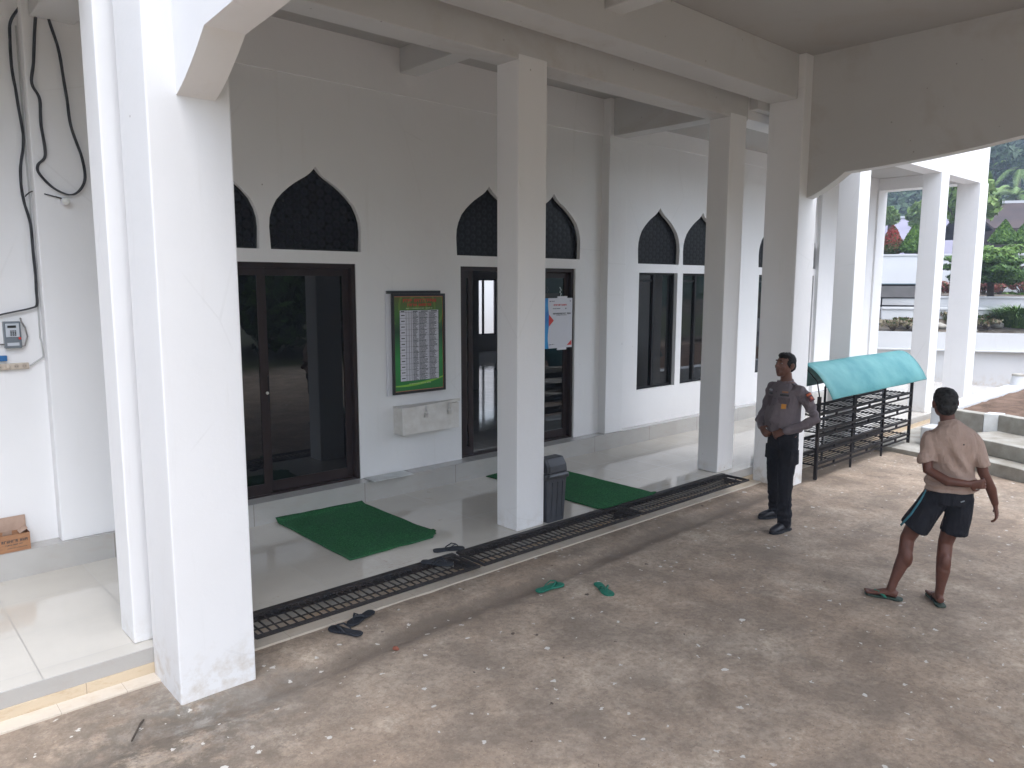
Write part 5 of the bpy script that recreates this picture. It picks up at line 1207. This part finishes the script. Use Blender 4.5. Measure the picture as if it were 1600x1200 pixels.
    def fold(x,y,z):
        f=.010*noise.noise((x*7,y*7,z*4)); dx=x-hx
        f+=.014*max(0,1-abs(z-1.17)/.19)*math.sin(40*(dx*.9+ (z-1.2)*.55)+5*noise.noise((x*4,y*4,z*4)))*max(0,min(1,(.02-y)/.06))
        f+=.013*max(0,1-abs(z-.97)/.08)*math.sin(z*95+dx*16+5*noise.noise((x*7,y*7,z*6)))
        f+=.003*noise.noise((x*24,y*24,z*20)); return f
    so=fuse(s_,'shirt',M['shirt_tan'],o,.007,3,folds=fold)
    co=MB(); co.tube([(hx-.045,-.008,1.405),(hx-.052,-.002,1.428),(hx-.054,.0,1.436)],[(.076,.066),(.064,.060),(.060,.056)],20,cap=False,side=(1,0,0)); co.build('collar',M['shirt_tan'],so,smooth=True)
    bk=MB(); bk.ball((hx+.03,-.150,1.285),(.006,.003,.006),8,6); bk.build('hole',M['frame_black'],so)
    # shorts: two flared legs joined at the hips
    t_=MB(); t_.tube([(hx,0,.80),(hx,0,.87),(hx,0,.94)],[(.165,.118),(.166,.122),(.158,.114)],22,side=(1,0,0))
    t_.tube([V3(hx+.080,0,.86),V3(hx+.075,.008,.70),V3(hx+.060,.02,.565)],[(.092,.100),(.094,.102),(.098,.100)],18,side=(1,0,0))
    t_.tube([V3(hx-.075,0,.86),V3(-.050,.022,.70),V3(-.115,.036,.575)],[(.094,.100),(.100,.104),(.106,.106)],18,side=(1,0,0))
    def tf(x,y,z): return .006*noise.noise((x*9,y*9,z*6))+.008*max(0,1-(z-.54)/.2)*math.sin(math.atan2(y,x-.02)*9+4*noise.noise((x*5,y*5,z*5)))*.6
    to=fuse(t_,'shorts',M['shorts'],o,.007,3,folds=tf)
    st=MB()
    for off in (-.012,.012):
        pts=[V3(hx-.168+off*.2,-.040+off,.90),V3(hx-.200,-.045+off,.82),V3(-.150,-.030+off,.70),V3(-.215,-.020+off,.60)]
        st.tube([p+V3(-.004,-.004,0) for p in pts],[(.004,.004)]*4,6)
    st.build('side_stripe',mat('teal_stripe',(.04,.17,.22),.7),to,smooth=True)
    lg=MB(); lg.obox((hx+.060,-.124,.850),.028,.004,.008,ry=R(-25)); lg.build('logo_mark',mat('pale_logo',(.25,.28,.3),.6),to)
    for (b,d,s2),fl in ((LF,False),(RF,True)):
        q=flipflop(M['rubber_olive'],M['rubber_green'] if not fl else M['rubber_black'],(0,0,0),0,'x',flip=fl,sc=1.0)
        ang=math.atan2(-d.x,d.y); W_=Matrix.Translation((MX,MY,0))@Matrix.Rotation(MA,4,'Z'); p_=W_@(b+d*.045); q.location=(p_.x,p_.y,.001); q.rotation_euler.z=ang+MA
        q['label']='worn olive flip-flop on the outstretched left foot of the older man' if not fl else 'worn dark flip-flop under the right foot of the older man'
    return o
old_man()
# ------------------------------------------------------------------ out-of-view trees; the west and south-west ones are added to block sky light
def big_tree(x,y,h,r,label):
    o = empty('offscreen_tree',(x,y,0)); tag(o,label,'tree','tall trees round the yard')
    t_ = MB(); t_.tube([(0,0,-.2),(.1,0,h*.25),(0,.1,h*.6)],[.34,.26,.18],10)
    for k in range(7): a=k*.9; t_.tube([(0,0,h*.3),(math.cos(a)*r*.4,math.sin(a)*r*.4,h*.5),(math.cos(a)*r*.85,math.sin(a)*r*.85,h*.72)],[.15,.10,.04],6)
    t_.build('trunk', M['bark'], o, smooth=True); P=[];Nn=[]
    for k in range(44):
        a=random.uniform(0,6.28); q=random.uniform(0,1)**.6*r; c=(math.cos(a)*q,math.sin(a)*q,h*random.uniform(.16,1)); A,B=shell(c,(r*.34,r*.34,r*.28),190,inner=.3,lump=.5,seed=k); P.append(A);Nn.append(B)
    V,F = leaves(np.concatenate(P),np.concatenate(Nn),.34,1.7,.6); npmesh('crown',V,F,M['leaf_dark'],o); return o
for (x,y,h,r,l) in ((14,-11,5.2,3.2,'tall tree on the south side of the yard'),(19,-14,6,3.4,'tall tree at the south-east of the yard'),(8.5,-15,6,3.4,'tall tree beyond the south side of the yard'),(-9,6.0,7.5,3.2,'unseen tree added beyond the west end of the gallery to block sky light'),(-8.5,-8,8,3.4,'unseen tree added south-west of the camera to block sky light')): big_tree(x,y,h,r,l)
# ------------------------------------------------------------------ camera, light, sky
cam = bpy.data.cameras.new('camera'); co_ = bpy.data.objects.new('camera', cam); COL.objects.link(co_); scene.camera = co_
cam.sensor_width = 36; cam.lens = 36*1180.2/1600; cam.clip_end = 3000; cam.clip_start = .05
co_.matrix_world = Matrix(((CR.x,CU.x,-CF.x,0),(CR.y,CU.y,-CF.y,0),(CR.z,CU.z,-CF.z,2.45),(0,0,0,1)))
SUN_EL, SUN_AZ = R(60), R(268)          # azimuth of the sun, counter-clockwise from +X
s = bpy.data.lights.new('sun','SUN'); s.energy = .5; s.angle = R(75); s.color = (1,.98,.95)
so = bpy.data.objects.new('sun', s); COL.objects.link(so); so.rotation_euler = (math.pi/2-SUN_EL, 0, SUN_AZ+math.pi/2)
w = bpy.data.worlds.new('World'); scene.world = w; w.use_nodes = True; nt = w.node_tree; bg = nt.nodes['Background']
sk = nt.nodes.new('ShaderNodeTexSky'); sk.sky_type='NISHITA'; sk.sun_disc=False; sk.sun_elevation=SUN_EL; sk.sun_rotation=math.pi/2-SUN_AZ; sk.dust_density=1.2; sk.air_density=1; sk.ozone_density=1
hs = nt.nodes.new('ShaderNodeHueSaturation'); hs.inputs['Saturation'].default_value=.46; hs.inputs['Value'].default_value=1.0
nt.links.new(sk.outputs[0],hs.inputs['Color']); tcw = nt.nodes.new('ShaderNodeTexCoord'); sx = nt.nodes.new('ShaderNodeSeparateXYZ'); nt.links.new(tcw.outputs['Generated'],sx.inputs[0])
oc = nt.nodes.new('ShaderNodeMath'); oc.operation='MULTIPLY_ADD'; oc.use_clamp=False; oc.inputs[1].default_value=1.5; oc.inputs[2].default_value=.72; nt.links.new(sx.outputs[2],oc.inputs[0])   # overcast: brighter overhead
vm = nt.nodes.new('ShaderNodeVectorMath'); vm.operation='SCALE'; nt.links.new(hs.outputs[0],vm.inputs[0]); nt.links.new(oc.outputs[0],vm.inputs['Scale']); nt.links.new(vm.outputs[0],bg.inputs['Color']); bg.inputs['Strength'].default_value=.15
vs = scene.view_settings; vs.view_transform='Standard'; vs.look='None'; vs.gamma=1; vs.exposure=1.56
hz = MB().box(-30,175,-70,120,-1.5,42).build('haze', bpy.data.materials.new('haze_air')); tag(hz, kind='stuff')
hm = hz.data.materials[0]; hm.use_nodes=True; ht=hm.node_tree; ht.nodes.clear(); ho=ht.nodes.new('ShaderNodeOutputMaterial'); pv=ht.nodes.new('ShaderNodeVolumePrincipled'); pv.inputs['Color'].default_value=(.66,.78,1.0,1); pv.inputs['Density'].default_value=.0015; ht.links.new(pv.outputs[0],ho.inputs['Volume'])
scene.cycles.volume_bounces = 1
scene.cycles.use_denoising = True; scene.cycles.max_bounces = 9; scene.cycles.diffuse_bounces = 6; scene.cycles.glossy_bounces = 4; scene.cycles.transparent_max_bounces = 12
scene.cycles.sample_clamp_indirect = 6
